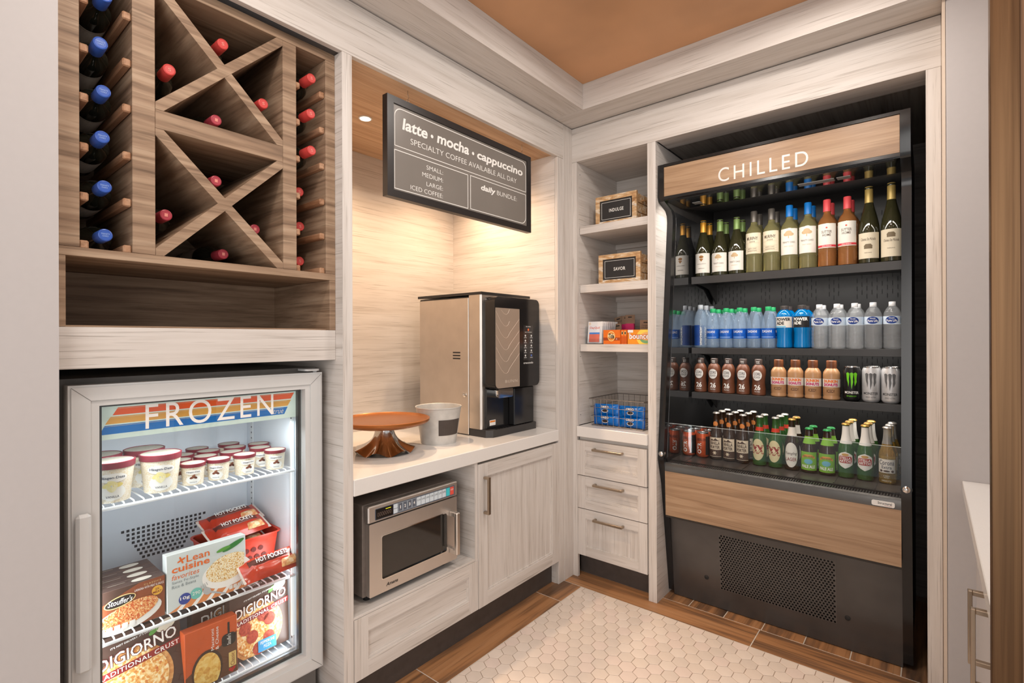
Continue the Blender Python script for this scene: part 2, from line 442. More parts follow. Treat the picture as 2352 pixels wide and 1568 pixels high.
# hexagon tiles: rows along x
TILE = [pm('cream_tile_%d' % i, c, 0.34, var=0.05, scale=9) for i, c in enumerate((srgb(222, 206, 192), srgb(226, 211, 198), srgb(218, 203, 190), srgb(224, 206, 194)))]
HP = 0.0632; HR = HP/math.sqrt(3)-0.0012
def tile_geo(poly, c):
    n = len(poly); sh = [(c[0]+(p[0]-c[0])*0.965, c[1]+(p[1]-c[1])*0.965) for p in poly]
    V = [(x, y, -0.0008) for x, y in poly]+[(x, y, 0.0) for x, y in sh]+[(x, y, -0.006) for x, y in poly]
    F = [tuple(range(n, 2*n))]+[(i, (i+1) % n, n+(i+1) % n, n+i) for i in range(n)]+[(2*n+i, 2*n+(i+1) % n, (i+1) % n, i) for i in range(n)]
    return V, F
hexp = [(HR*math.cos(PI/6+PI/3*k), HR*math.sin(PI/6+PI/3*k)) for k in range(6)]
hex_me = [mesh_obj('tile', tile_geo(hexp, (0, 0)), m) for m in TILE]
protos = [o.data for o in hex_me]
for o in hex_me: D.objects.remove(o)
stuff = []; nt_ = 0
OX, OY = 0.512, -0.600
for j in range(-46, 12):
    for i in range(-40, 60):
        cx = OX+i*HP+(j % 2)*HP/2; cy = OY+j*HP*math.sqrt(3)/2
        if cx < 0.08 or cx > 1.68 or cy > -0.06 or cy < -3.2: continue
        poly = [(cx+a, cy+b) for a, b in hexp]
        full = all(p[0] > 0.1105 and p[1] < -0.0905 for p in poly)
        if not full:
            poly = clip(clip(poly, 0, 0.1105, True), 1, -0.0905, False)
            if len(poly) < 3: continue
            a = abs(sum(poly[k][0]*poly[(k+1) % len(poly)][1]-poly[(k+1) % len(poly)][0]*poly[k][1] for k in range(len(poly)))/2)
            if a < 1e-5: continue
        q = project((cx, cy, 0)); vis = q and -20 < q[0] < 2380 and 0 < q[1] < 1590
        if vis:
            if full:
                o = D.objects.new('tile', protos[random.randrange(4)]); COL.objects.link(o); o.location = (cx, cy, random.uniform(-0.0002, 0.0002)); o.parent = floor
            else:
                mx_ = sum(p[0] for p in poly)/len(poly); my_ = sum(p[1] for p in poly)/len(poly)
                part_of(floor, 'tile', tile_geo(poly, (mx_, my_)), TILE[random.randrange(4)])
            nt_ += 1
        else:
            stuff.append(tile_geo(poly, (cx, cy)))
part_of(floor, 'tile_field', join(*stuff), TILE[0], kind='stuff')
print('hex tiles as parts', nt_)

# walls and ceiling
struct('wall_left', box(-0.95, 0.0, -3.4, -2.197, 0, 2.9), PLASTER, 'pale grey plaster wall beside the wine rack')
struct('wall_right', join(box(1.608, 2.7, -0.105, 0.9, 0, 2.9, 0.004)), PLASTER, 'pale grey plaster wall right of the drinks cooler')
struct('trim_1', box(1.5985, 1.6075, -0.1045, 0.05, 0, 2.9), CREAM, 'narrow beige corner strip on the plaster wall edge', 'trim')
struct('ceiling', box(0.1755, 2.7, -3.4, -0.1675, 2.655, 2.70), COPPER, 'copper coloured ceiling panel inside the whitewashed cornice', 'ceiling')
struct('trim_2', box(-0.05, 0.175, -3.4, -0.168, 2.524, 2.70), LWY, 'whitewashed wooden cornice running along the left cabinets', 'trim')
struct('trim_3', box(-0.05, 1.598, -0.167, 0.05, 2.524, 2.70), LWX, 'whitewashed wooden cornice running above shelves and cooler', 'trim')
struct('trim_4', box(-0.022, 0.0, -3.4, -0.0885, 2.33, 2.519, 0.001), LWY, 'whitewashed fascia board above wine rack and coffee alcove', 'trim')
struct('trim_5', box(0.0, 1.598, 0.0, 0.022, 2.33, 2.519, 0.001), LWX, 'whitewashed fascia board above open shelves and cooler', 'trim')
struct('trim_6', box(-0.022, 0.0, -0.087, 0.021, 0, 2.519, 0.001), LWZ, 'whitewashed filler strip in the inside corner', 'trim')
struct('trim_7', box(-0.020, -0.001, -0.143, -0.0885, 0, 2.329, 0.001), LWZ, 'whitewashed stile right of the coffee alcove', 'trim')
struct('trim_8', box(0.0002, 0.030, 0.0, 0.021, 0, 2.329, 0.001), LWZ, 'whitewashed stile left of the open shelves', 'trim')
struct('trim_9', box(1.5535, 1.5975, 0.0, 0.05, 0, 2.3295, 0.001), LWZ, 'whitewashed post right of the drinks cooler', 'trim')
t10 = struct('trim_10', box(-0.82, -0.0022, -1.457, -1.418, 0, 2.3295), LWX, 'whitewashed upright panel between freezer and coffee alcove', 'trim')
t11 = struct('trim_11', box(0.4525, 0.4965, 0.0022, 0.92, 0, 2.3295), LWY, 'whitewashed upright panel between open shelves and cooler', 'trim')
struct('trim_12', box(-0.065, -0.045, -2.1955, -1.4575, 1.264, 1.367, 0.001), LWY, 'whitewashed rail between wine rack and freezer', 'trim')
part_of(t10, 'edge_band', box(-0.0022, 0.0, -1.457, -1.418, 0, 2.3295, 0.0008), LWZ)
part_of(t11, 'edge_band', box(0.4525, 0.4965, 0.0, 0.0022, 0, 2.3295, 0.0008), LWZ)
# outer shell behind the joinery
struct('wall_back', box(-1.0, 2.7, 1.0, 1.05, 0, 2.9), PLASTER, 'plain wall behind the shelves and the cooler')
struct('wall_far_left', box(-1.0, -0.95, -3.4, 1.0, 0, 2.9), PLASTER, 'plain wall behind the wine rack and coffee alcove')
struct('ceiling_void', join(box(-0.95, -0.051, -3.4, 1.0, 2.71, 2.75), box(-0.05, 2.7, 0.051, 1.0, 2.71, 2.75), box(-0.95, -0.0225, -2.197, 1.0, 2.37, 2.40), box(0.001, 1.598, 0.0225, 1.0, 2.37, 2.40)), PLASTER, 'plain boards above the joinery', 'ceiling')
# niches
struct('wall_alcove_back', box(-0.834, -0.814, -1.4175, -0.143, 0.0, 2.36), LWY, 'whitewashed back panel of the coffee alcove')
struct('wall_alcove_side', box(-0.8135, -0.0205, -0.1435, -0.123, 0.0, 2.36), LWX, 'whitewashed side panel of the coffee alcove')
struct('ceiling_alcove', box(-0.8135, -0.0225, -1.4175, -0.144, 2.342, 2.36), LWY_LAMPLIT, 'boarded ceiling of the coffee alcove, warm lamp glow put into its colour', 'ceiling')
struct('wall_freezer_back', box(-0.86, -0.84, -2.196, -1.458, 0.0, 1.40), LWY, 'whitewashed back of the freezer niche')
struct('ceiling_freezer', box(-0.8395, -0.066, -2.1955, -1.458, 1.335, 1.365), LWY, 'underside of the board over the freezer', 'ceiling')
struct('wall_freezer_side', box(-0.8395, -0.066, -2.1955, -2.188, 0.0, 1.334), LWZ, 'whitewashed left side of the freezer niche')
struct('wall_cooler_back', box(0.501, 1.58, 0.92, 0.94, 0.0, 2.40), NICHE, 'black stained back of the cooler niche')
struct('wall_cooler_side', box(1.5545, 1.575, 0.051, 0.9195, 0.0, 2.3295), NICHEZ, 'black stained right side of the cooler niche')
struct('ceiling_cooler', join(box(0.501, 1.5755, 0.15, 0.9195, 2.335, 2.36)), NICHE_LIT, 'black stained top of the cooler niche', 'ceiling')
struct('trim_13', box(0.501, 1.597, 0.0225, 0.149, 2.332, 2.35), LWX, 'whitewashed lining board behind the fascia over the cooler', 'trim')
struct('trim_14', box(-0.062, -0.048, -1.4175, -0.0885, 0.0, 0.125), TOE, 'dark toe board under the left base cabinets', 'trim')
struct('trim_15', box(0.002, 0.4515, 0.078, 0.092, 0.0, 0.128), TOE, 'dark toe board under the drawer cabinet', 'trim')

# ------------------------------------------------------------------ wine rack
WX = -0.045; WB = -0.46
wr = Thing('wine_rack', 'brown wooden wine rack with two X-shaped cells above the freezer', 'wine rack', (WB, -1.82, 1.367))
for y0, y1, z0 in ((-2.1955, -2.151, 1.563), (-2.044, -1.993, 1.563), (-1.643, -1.598, 1.563), (-1.493, -1.4575, 1.563)):
    wr.add('upright', box(WB+0.012, WX, y0, y1, z0, 2.2995, 0.0008), DWP)
wr.add('bottom_board', box(WB+0.012, WX, -2.1955, -1.4575, 1.5405, 1.5625, 0.0008), DWY)
wr.add('top_board', box(WB+0.012, WX, -2.1955, -1.4575, 2.30, 2.3285, 0.0008), DWY)
wr.add('middle_board', box(WB+0.012, WX, -1.9925, -1.6435, 1.906, 1.957, 0.0008), DWY)
wr.add('niche_side', box(WB+0.012, WX, -2.1955, -2.1775, 1.3675, 1.540, 0.0008), DWP)
wr.add('niche_side', box(WB+0.012, WX, -1.4795, -1.4575, 1.3675, 1.540, 0.0008), DWP)
wr.add('back_panel', box(WB, WB+0.0115, -2.1955, -1.4575, 1.3675, 2.3285), DWP)
wr.add('niche_floor', box(WB+0.012, -0.0655, -2.177, -1.480, 1.3675, 1.372), DWY)
def diagonal(y0, y1, z0, z1, up, x1):
    h = 0.0135; L = math.hypot(y1-y0, z1-z0); a = h*L/(z1-z0); b = h*L/(y1-y0)
    if up: P = [(y0, z0), (y0+a, z0), (y1, z1-b), (y1, z1), (y1-a, z1), (y0, z0+b)]
    else: P = [(y1, z0), (y1, z0+b), (y0+a, z1), (y0, z1), (y0, z1-b), (y1-a, z0)]
    return prism(P, 'X', WB+0.012, x1)
for z0, z1 in ((1.563, 1.9055), (1.9575, 2.2995)):
    wr.add('diagonal_board', diagonal(-1.9925, -1.6435, z0, z1, True, WX), DWP)
    wr.add('diagonal_board', diagonal(-1.9925, -1.6435, z0, z1, False, WX-0.0006), DWP)
PEG = wood('peg_wood', 0, [(0.3, srgb(150, 104, 72)), (0.7, srgb(186, 148, 118))], across=40, along=3)
for ya, yb, zs in ((-2.151, -2.132, (2.181, 2.059, 1.937, 1.814, 1.691, 1.572)), (-2.063, -2.044, (2.181, 2.059, 1.94, 1.816, 1.694, 1.572)),
                   (-1.598, -1.581, (2.178, 2.057, 1.935, 1.812, 1.692, 1.572)), (-1.512, -1.493, (2.178, 2.056, 1.932, 1.810, 1.691, 1.572))):
    for z in zs: wr.add('peg', box(WB+0.012, WX-0.006, ya, yb, z-0.011, z+0.010, 0.003), PEG)

# wine bottles lying in the rack: local z is the bottle axis, laid so the neck points out (+X)
WGL = pm('dark_bottle_glass', (0.012, 0.014, 0.010), 0.08, spec=0.7, var=0.0)
BORD = [(0, 0), (0.030, 0.0), (0.0368, 0.004), (0.0370, 0.19), (0.0345, 0.205), (0.026, 0.22), (0.0185, 0.23), (0.0150, 0.243), (0.0142, 0.26), (0.0142, 0.298), (0, 0.298)]
def capgeo(r, z0, z1): return lathe([(r, z0), (r, z1-0.004), (r*0.93, z1-0.001), (r*0.8, z1), (r*0.74, z1-0.0008), (0, z1-0.0008)], 20)
def rack_bottle(cap, emb, label, word):
    t = Thing('wine_bottle', label, 'wine bottle', (0, 0, 0), (0, PI/2, 0), local=True)
    t.add('body', lathe(BORD, 24), WGL, smooth=True)
    c = t.add('cap', capgeo(0.0158, 0.246, 0.3015), cap, smooth=True)
    w_ = 0.009 if len(word) > 2 else 0.004
    g = text(word, -w_, w_, -0.0045, 0.0045, 'Z', 0.3013, bold=0.01)
    t.add('lettering', xf(g, lambda x, y, z: (-y, x, z)), emb, parent=c)
    l = t.add('paper_label', cylpatch(0.0373, -PI*0.95, PI*0.95, 0.05, 0.158, 28), PAPW)
    t.add('border_line', cylpatch(0.0375, -PI*0.95, PI*0.95, 0.151, 0.1525, 28), ink('grey', 120, 116, 110), parent=l)
    return t
BCAP = pm('blue_screw_cap', srgb(52, 88, 172), 0.35, var=0.05); RCAP = pm('red_foil_cap', srgb(196, 66, 62), 0.4, var=0.06); PCAP = pm('wine_red_foil_cap', srgb(168, 58, 72), 0.4, var=0.06)
EMB_B = ink('pale_blue', 150, 176, 224); EMB_R = ink('pale_red', 224, 140, 128)
pb = rack_bottle(BCAP, EMB_B, '', 'TRINITY\nOAKS'); pr_ = rack_bottle(RCAP, EMB_R, '', 'S'); pp = rack_bottle(PCAP, EMB_R, '', 'I')
used = set()
def rack_put(p, cap_x, y, z, label, group, tilt=0.0):
    loc = (cap_x-0.3015, y, z)
    if p not in used:
        used.add(p); p.o.location = loc; p.o['label'] = label; p.o['group'] = group; p.o.rotation_euler = (0, PI/2+tilt, 0)
    else: dup(p, loc, label, group, rot=(0, PI/2+tilt, random.uniform(-0.02, 0.02)))
ordn = ['top', 'second', 'third', 'fourth', 'fifth', 'lowest']
for i, z in enumerate((2.178, 2.068, 1.962, 1.846, 1.722, 1.600)):
    rack_put(pb, -0.043, -2.100-0.004*(i % 2), max(z, (2.208, 2.084, 1.963, 1.840, 1.718, 1.597)[i]-0.003), 'dark wine bottle with blue cap, %s in the left column of the rack' % ordn[i], 'blue capped bottles in the left rack column')
for i, (x, z) in enumerate(((-0.03, 2.208), (-0.03, 2.089), (-0.03, 1.967), (-0.115, 1.845), (-0.115, 1.726), (-0.11, 1.605))):
    rack_put(pr_, x, -1.5465 if i > 2 else -1.552, z, 'dark wine bottle with red cap, %s in the narrow right column of the rack' % ordn[i], 'red capped bottles in the right rack column')
for p, x, y, z, w in ((pr_, -0.045, -1.819, 2.2075, 'top triangle of the upper X cell'), (pr_, -0.045, -1.953, 2.076, 'left triangle of the upper X cell'),
                      (pr_, -0.05, -1.705, 2.076, 'right triangle of the upper X cell'), (pp, -0.09, -1.824, 1.995, 'bottom triangle of the upper X cell'),
                      (pp, -0.07, -1.833, 1.806, 'top triangle of the lower X cell'), (pp, -0.08, -1.954, 1.683, 'left triangle of the lower X cell'),
                      (pp, -0.11, -1.702, 1.690, 'right triangle of the lower X cell'), (pp, -0.13, -1.795, 1.601, 'bottom triangle of the lower X cell')):
    rack_put(p, x, y, z, 'dark wine bottle with red foil in the %s' % w, 'bottles in the X-shaped rack cells')

# ------------------------------------------------------------------ cabinets
def shaker(t, name, axis, u0, u1, v0, v1, d0, d1, fw, mfr, mpan, handle=None, vert=False):
    """framed door or drawer front between depth d0 (back) and d1 (front) with a recessed panel"""
    s = 1 if d1 > d0 else -1
    ch = 0.007; mr = LWY if axis == 'X' else LWX
    f = t.add(name, prism(rect(u0+fw+ch, u1-fw-ch, v0+fw+ch, v1-fw-ch), axis, d0, d1-s*0.011), mpan)
    t.add('bead', ring(rect(u0+fw, u1-fw, v0+fw, v1-fw), rect(u0+fw+ch, u1-fw-ch, v0+fw+ch, v1-fw-ch), axis, d0, d1-s*0.005), mfr, parent=f)
    g_ = 0.0002
    for a, b in ((u0, u0+fw-g_), (u1-fw+g_, u1)): t.add('stile', prism(rect(a, b, v0, v1), axis, d0, d1), LWZ, parent=f)
    for a, b in ((v0, v0+fw-g_), (v1-fw+g_, v1)): t.add('rail', prism(rect(u0+fw, u1-fw, a, b), axis, d0, d1-s*0.0004), mr, parent=f)
    if handle:
        a0, a1, b0, b1 = handle; w = 0.011
        def bx(ua, ub, va, vb, da, db):
            return box(min(da, db), max(da, db), ua, ub, va, vb, 0.001) if axis == 'X' else box(ua, ub, min(da, db), max(da, db), va, vb, 0.001)
        o = 0.032*s
        if vert: g = join(bx(a0, a1, b0, b1, d1+o-s*0.009, d1+o), bx(a0, a1, b0, b0+w, d1, d1+o-s*0.009), bx(a0, a1, b1-w, b1, d1, d1+o-s*0.009))
        else: g = join(bx(a0, a1, b0, b1, d1+o-s*0.009, d1+o), bx(a0, a0+w, b0, b1, d1, d1+o-s*0.009), bx(a1-w, a1, b0, b1, d1, d1+o-s*0.009))
        t.add('handle', g, NICKEL, parent=f)
mc = Thing('microwave_cabinet', 'whitewashed open base cabinet with a drawer below the microwave', 'cabinet', (-0.3, -1.1, 0.126))
sp_ = mc.add('side_panel', box(-0.6, -0.005, -0.7995, -0.7815, 0.126, 0.781), LWX); mc.add('edge_band', box(-0.005, -0.003, -0.7995, -0.7815, 0.126, 0.781), LWZ, parent=sp_)
mc.add('shelf', box(-0.6, -0.002, -1.4175, -0.800, 0.347, 0.3565, 0.001), LWY)
mc.add('back_panel', box(-0.62, -0.6005, -1.4175, -0.7815, 0.126, 0.781), LWY)
mc.add('carcass', box(-0.6, -0.022, -1.4175, -0.8005, 0.126, 0.3465), LWY)
shaker(mc, 'drawer_front', 'X', -1.416, -0.7825, 0.127, 0.346, -0.021, 0.0, 0.058, LWY, LWY)
bc = Thing('base_cabinet', 'whitewashed base cabinet with one panelled door under the counter', 'cabinet', (-0.3, -0.46, 0.126))
bc.add('carcass', box(-0.6, -0.021, -0.781, -0.144, 0.126, 0.770), LWZ)
shaker(bc, 'door', 'X', -0.779, -0.1455, 0.1265, 0.7715, -0.020, 0.001, 0.060, LWZ, LWZ, handle=(-0.748, -0.732, 0.545, 0.713), vert=True)
ct = mesh_obj('countertop', box(-0.813, 0.004, -1.4175, -0.1445, 0.7825, 0.842, 0.0025), QUARTZ)
tags(ct, 'white stone worktop in the coffee alcove', 'countertop')
dc = Thing('drawer_cabinet', 'whitewashed cabinet of three drawers below the open shelves', 'cabinet', (0.24, 0.25, 0.128))
dc.add('carcass', box(0.031, 0.4515, 0.024, 0.5, 0.128, 0.788), LWX)
for i, (z0, z1, hz, pan) in enumerate(((0.5775, 0.768, 0.731, LWX), (0.3915, 0.572, 0.536, LWX), (0.1295, 0.387, 0.345, LWZ))):
    shaker(dc, 'drawer', 'Y', 0.032, 0.4465, z0, z1, 0.022, 0.0 if i else -0.006, 0.050, LWX if i < 2 else LWZ, pan, handle=(0.142, 0.318, hz-0.006, hz+0.006))
ct2 = mesh_obj('countertop', box(0.032, 0.4515, -0.012, 0.475, 0.790, 0.847, 0.0025), QUARTZ)
tags(ct2, 'small white stone top over the three drawers', 'countertop')
su = Thing('shelf_unit', 'whitewashed open shelf niche with three shelves beside the cooler', 'shelf', (0.24, 0.25, 0.85))
su.add('side_panel', box(0.012, 0.0305, 0.0225, 0.475, 0.85, 2.329), LWY)
su.add('back_panel', box(0.012, 0.4515, 0.476, 0.495, 0.85, 2.345), LWX)
su.add('top_panel', box(0.012, 0.4515, 0.0225, 0.475, 2.3295, 2.345), LWX)
for z0, z1 in ((1.925, 1.968), (1.595, 1.6385), (1.2645, 1.3055)):
    s_ = su.add('shelf', box(0.0335, 0.4515, 0.028, 0.455, z0, z1, 0.001), LWX)
    su.add('cleat', box(0.031, 0.4515, 0.4555, 0.4755, z0-0.03, z0+0.012, 0.001), LWX, parent=s_)
PIN = pm('shelf_pin_hole', (0.05, 0.045, 0.04), 0.6, var=0)
for z in (2.265, 1.955, 1.633, 1.235, 0.905):
    su.add('pin_hole', xf(lathe([(0.0026, 0.0), (0.0026, 0.0008), (0, 0.0008)], 8), lambda x, y, zz, z=z: (0.0305+zz, 0.035+x, z+y)), PIN)
# the run of cabinets on the right hand wall
rc = Thing('side_cabinet', 'pale cabinet with two tall pull handles below the right hand counter', 'cabinet', (1.95, -0.7, 0.0))
rc.add('carcass', box(1.69, 2.3, -1.16, -0.107, 0.1, 0.80), PLASTER)
rc.add('toe_board', box(1.73, 2.3, -1.16, -0.107, 0.0, 0.0995), TOE)
for y0, y1, hy in ((-0.93, -0.40, -0.90), (-1.16, -0.935, -1.0)):
    d_ = rc.add('door', box(1.668, 1.6895, y0, y1, 0.11, 0.795, 0.001), PLASTER)
    rc.add('handle', join(box(1.628, 1.636, hy-0.007, hy+0.007, 0.60, 0.765, 0.001), box(1.636, 1.668, hy-0.007, hy+0.007, 0.60, 0.61, 0.001), box(1.636, 1.668, hy-0.007, hy+0.007, 0.755, 0.765, 0.001)), NICKEL, parent=d_)
ct3 = mesh_obj('countertop', box(1.648, 2.3, -1.165, -0.106, 0.802, 0.842, 0.002), QUARTZ)
tags(ct3, 'white stone counter at the right edge by the plaster wall', 'countertop')
tp = Thing('tall_panel', 'tall brown panel with a brushed bronze edge at far right', 'panel', (1.7, -1.2, 0))
tp.add('edge_strip', box(1.6475, 1.686, -1.205, -1.17, 0, 2.654, 0.001), BRONZE, label='brushed bronze edge strip')
tp.add('wood_panel', box(1.6865, 2.3, -1.2, -1.17, 0, 2.654), BRNW)

# ------------------------------------------------------------------ glass door freezer
FX = -0.08
GREYB = pm('dark_grey_cabinet', srgb(116, 112, 108), 0.5, var=0.05)
LINER = pm('white_liner', srgb(220, 226, 234), 0.35, var=0.01)
fz = Thing('glass_door_freezer', 'white framed glass door freezer with lit shelves under the wine rack', 'freezer', (-0.4, -1.82, 0.0))
Y0, Y1, Z0, Z1 = -2.168, -1.487, 0.193, 1.221
fz.add('cabinet_shell', join(box(-0.70, -0.145, -2.175, -2.125, 0.10, 1.235), box(-0.70, -0.145, -1.535, -1.480, 0.10, 1.235), box(-0.70, -0.145, -2.125, -1.535, 1.195, 1.235), box(-0.70, -0.145, -2.125, -1.535, 0.10, 0.235), box(-0.70, -0.56, -2.125, -1.535, 0.235, 1.195)), GREYB)
fz.add('inner_liner', join(box(-0.545, -0.146, -1.545, -1.5355, 0.2455, 1.185), box(-0.545, -0.146, -2.1245, -2.115, 0.2455, 1.185), box(-0.545, -0.146, -2.1245, -1.5355, 1.1855, 1.1945), box(-0.545, -0.146, -2.1245, -1.5355, 0.236, 0.245)), LINER)
fz.add('back_wall', box(-0.5595, -0.5455, -2.1245, -1.5355, 0.236, 1.1945), LINER)
fz.add('toe_grille', join(box(-0.68, -0.12, -2.165, -1.49, 0.02, 0.0995), *[box(-0.12, -0.116, -2.15, -1.505, 0.03+i*0.012, 0.036+i*0.012) for i in range(5)]), BLKM)
dr = fz.add('door_frame', ring(rect(Y0, Y1, Z0, Z1), rect(Y0+0.062, Y1-0.062, Z0+0.062, Z1-0.055), 'X', -0.135, FX-0.004), WPLAS)
fz.add('frame_bead', ring(rect(Y0+0.006, Y1-0.006, Z0+0.006, Z1-0.006), rect(Y0+0.044, Y1-0.044, Z0+0.044, Z1-0.040), 'X', FX-0.004, FX), WPLAS, parent=dr)
fz.add('mitre_line', join(*[tube([(FX+0.0002, a, b), (FX+0.0002, c, d)], 0.0006, 4) for a, b, c, d in ((Y0+0.006, Z1-0.006, Y0+0.044, Z1-0.040), (Y1-0.006, Z1-0.006, Y1-0.044, Z1-0.040), (Y1-0.006, Z0+0.006, Y1-0.044, Z0+0.044))]), ink('mitre_grey', 120, 118, 116), parent=dr)  # thin grey lines along the mitred frame corners
fz.add('gasket', ring(rect(Y0+0.012, Y1-0.012, Z0+0.012, Z1-0.012), rect(Y0+0.06, Y1-0.06, Z0+0.06, Z1-0.055), 'X', -0.1445, -0.1355), BLKD, parent=dr)
fz.add('glass_pane', box(-0.112, -0.106, Y0+0.0625, Y1-0.0625, Z0+0.0625, Z1-0.0555), GLASS)
fz.add('glass_spacer', ring(rect(Y0+0.063, Y1-0.063, Z0+0.063, Z1-0.056), rect(Y0+0.073, Y1-0.073, Z0+0.073, Z1-0.062), 'X', -0.128, -0.114), BLKM)
hd = fz.add('handle', box(FX+0.0002, FX+0.020, -2.157, -2.126, 0.505, 0.900, 0.007), WPLAS, smooth=False)
fz.add('hinge', join(prism(rpoly(-0.145, -0.08, -1.548, -1.495, 0.012), 'Z', 1.2265, 1.2335), xf(lathe([(0.007, 1.215), (0.007, 1.2262)], 10), lambda x, y, z: (x-0.1, y-1.505, z))), WPLAS)
# lit header sign just behind the glass
HSG = pm('lit_header_panel', srgb(206, 222, 214), 0.4, var=0.0, emit=0.25)
hs = fz.add('header_panel', box(-0.150, -0.1295, -2.104, -1.551, 1.069, 1.165), HSG)
def para(y0, y1, z0, z1, k): return [(y0, z0), (y1, z0), (y1+k, z1), (y0+k, z1)]
for nm, c, (a, b, z0, z1) in (('red_stripe', (214, 82, 34), (-2.069, -1.577, 1.133, 1.153)), ('orange_stripe', (206, 150, 70), (-2.085, -1.588, 1.110, 1.1295)), ('blue_stripe', (22, 104, 176), (-2.098, -1.600, 1.083, 1.1065))):
    m = pm('lit_'+nm, srgb(*c), 0.4, var=0.0, emit=0.3)
    fz.add(nm, flat(para(a, b, z0, z1, 0.012), 'X', -0.1290), m, parent=hs)
    fz.add('pin_line', flat(para(a+0.003, b-0.003, z1-0.0030, z1-0.0022, 0.001), 'X', -0.1286), ink('pale_line', 236, 226, 200), parent=hs)
fz.add('header_script', text('true', -1.637, -1.603, 1.0865, 1.101, 'X', -0.1284, shear=0.3), INK_W, parent=hs)
gl = [o for o in fz.o.children if o.name.startswith('glass_pane')][0]
fz.add('door_lettering', text('FROZEN', -2.001, -1.648, 1.089, 1.158, 'X', -0.1055, space=1.25, res=6), INK_W, parent=gl, label='white FROZEN lettering on the glass')
# pilaster strips with holes, screws, vent in the back wall
for x in (-0.50, -0.185):
    st = fz.add('shelf_standard', box(x-0.012, x+0.012, -1.5475, -1.5452, 0.26, 1.16), WHITE)
    fz.add('slots', join(*[box(x-0.003, x+0.003, -1.5478, -1.5474, 0.28+i*0.0215, 0.286+i*0.0215) for i in range(40)]), ink('slot_dark', 60, 64, 70), parent=st)
ROWS = [(0, 17), (1, 16), (1, 16), (2, 15), (2.5, 14.5), (3, 13.5), (3.5, 12.5), (4, 12)]
sq = []
for r, (a, b) in enumerate(ROWS):
    i = a
    while i <= b:
        y = -1.955+i*0.0147; z = 0.690-r*0.0145
        sq.append(box(-0.5458, -0.5450, y, y+0.0085, z-0.0085, z)); i += 1
fz.add('vent_holes', join(*sq), ink('vent_dark', 52, 58, 66), kind='stuff')
fz.add('spec_label', box(-0.5453, -0.5448, -1.80, -1.74, 1.04, 1.055), ink('spec_grey', 150, 154, 158))
# wire shelves: each one a grid of coated rods with a front rail
WIRE = pm('white_coated_wire', srgb(232, 236, 240), 0.35, var=0.0)
for sz in (0.885, 0.519, 0.265):
    g = [tube([(-0.160, -2.112, sz-0.008), (-0.160, -1.549, sz-0.008)], 0.0048, 8), tube([(-0.53, -2.112, sz-0.008), (-0.53, -1.549, sz-0.008)], 0.003, 6), tube([(-0.34, -2.112, sz-0.004), (-0.34, -1.549, sz-0.004)], 0.0025, 6)]
    for i in range(25):
        y = -2.105+i*0.0229
        g.append(tube([(-0.53, y, sz), (-0.19, y, sz), (-0.166, y, sz), (-0.158, y, sz-0.006)], 0.0022, 6))
    fz.add('wire_shelf', join(*g), WIRE, smooth=True)
LED = pm('cool_led_tube', (0.9, 0.97, 1.0), 0.4, var=0.0, emit=0.25)
fz.add('led_tube', join(box(-0.172, -0.162, -1.557, -1.549, 0.30, 1.05), box(-0.172, -0.162, -2.113, -2.105, 0.30, 1.05)), LED)
l1 = lamp('freezer_led', 'AREA', (-0.155, -1.83, 1.05), 1.0, (0.9, 0.96, 1.0), 0.5, (-0.35, -1.83, 0.3), size_y=0.03)
l1.name = 'freezer_led_light'
for z in (0.70, 0.42):
    lamp('freezer_led_light', 'AREA', (-0.17, -1.562, z), 0.5, (0.9, 0.96, 1.0), 0.04, (-0.35, -1.9, z), size_y=0.3)
    lamp('freezer_led_light', 'AREA', (-0.17, -2.10, z), 0.5, (0.9, 0.96, 1.0), 0.04, (-0.35, -1.7, z), size_y=0.3)

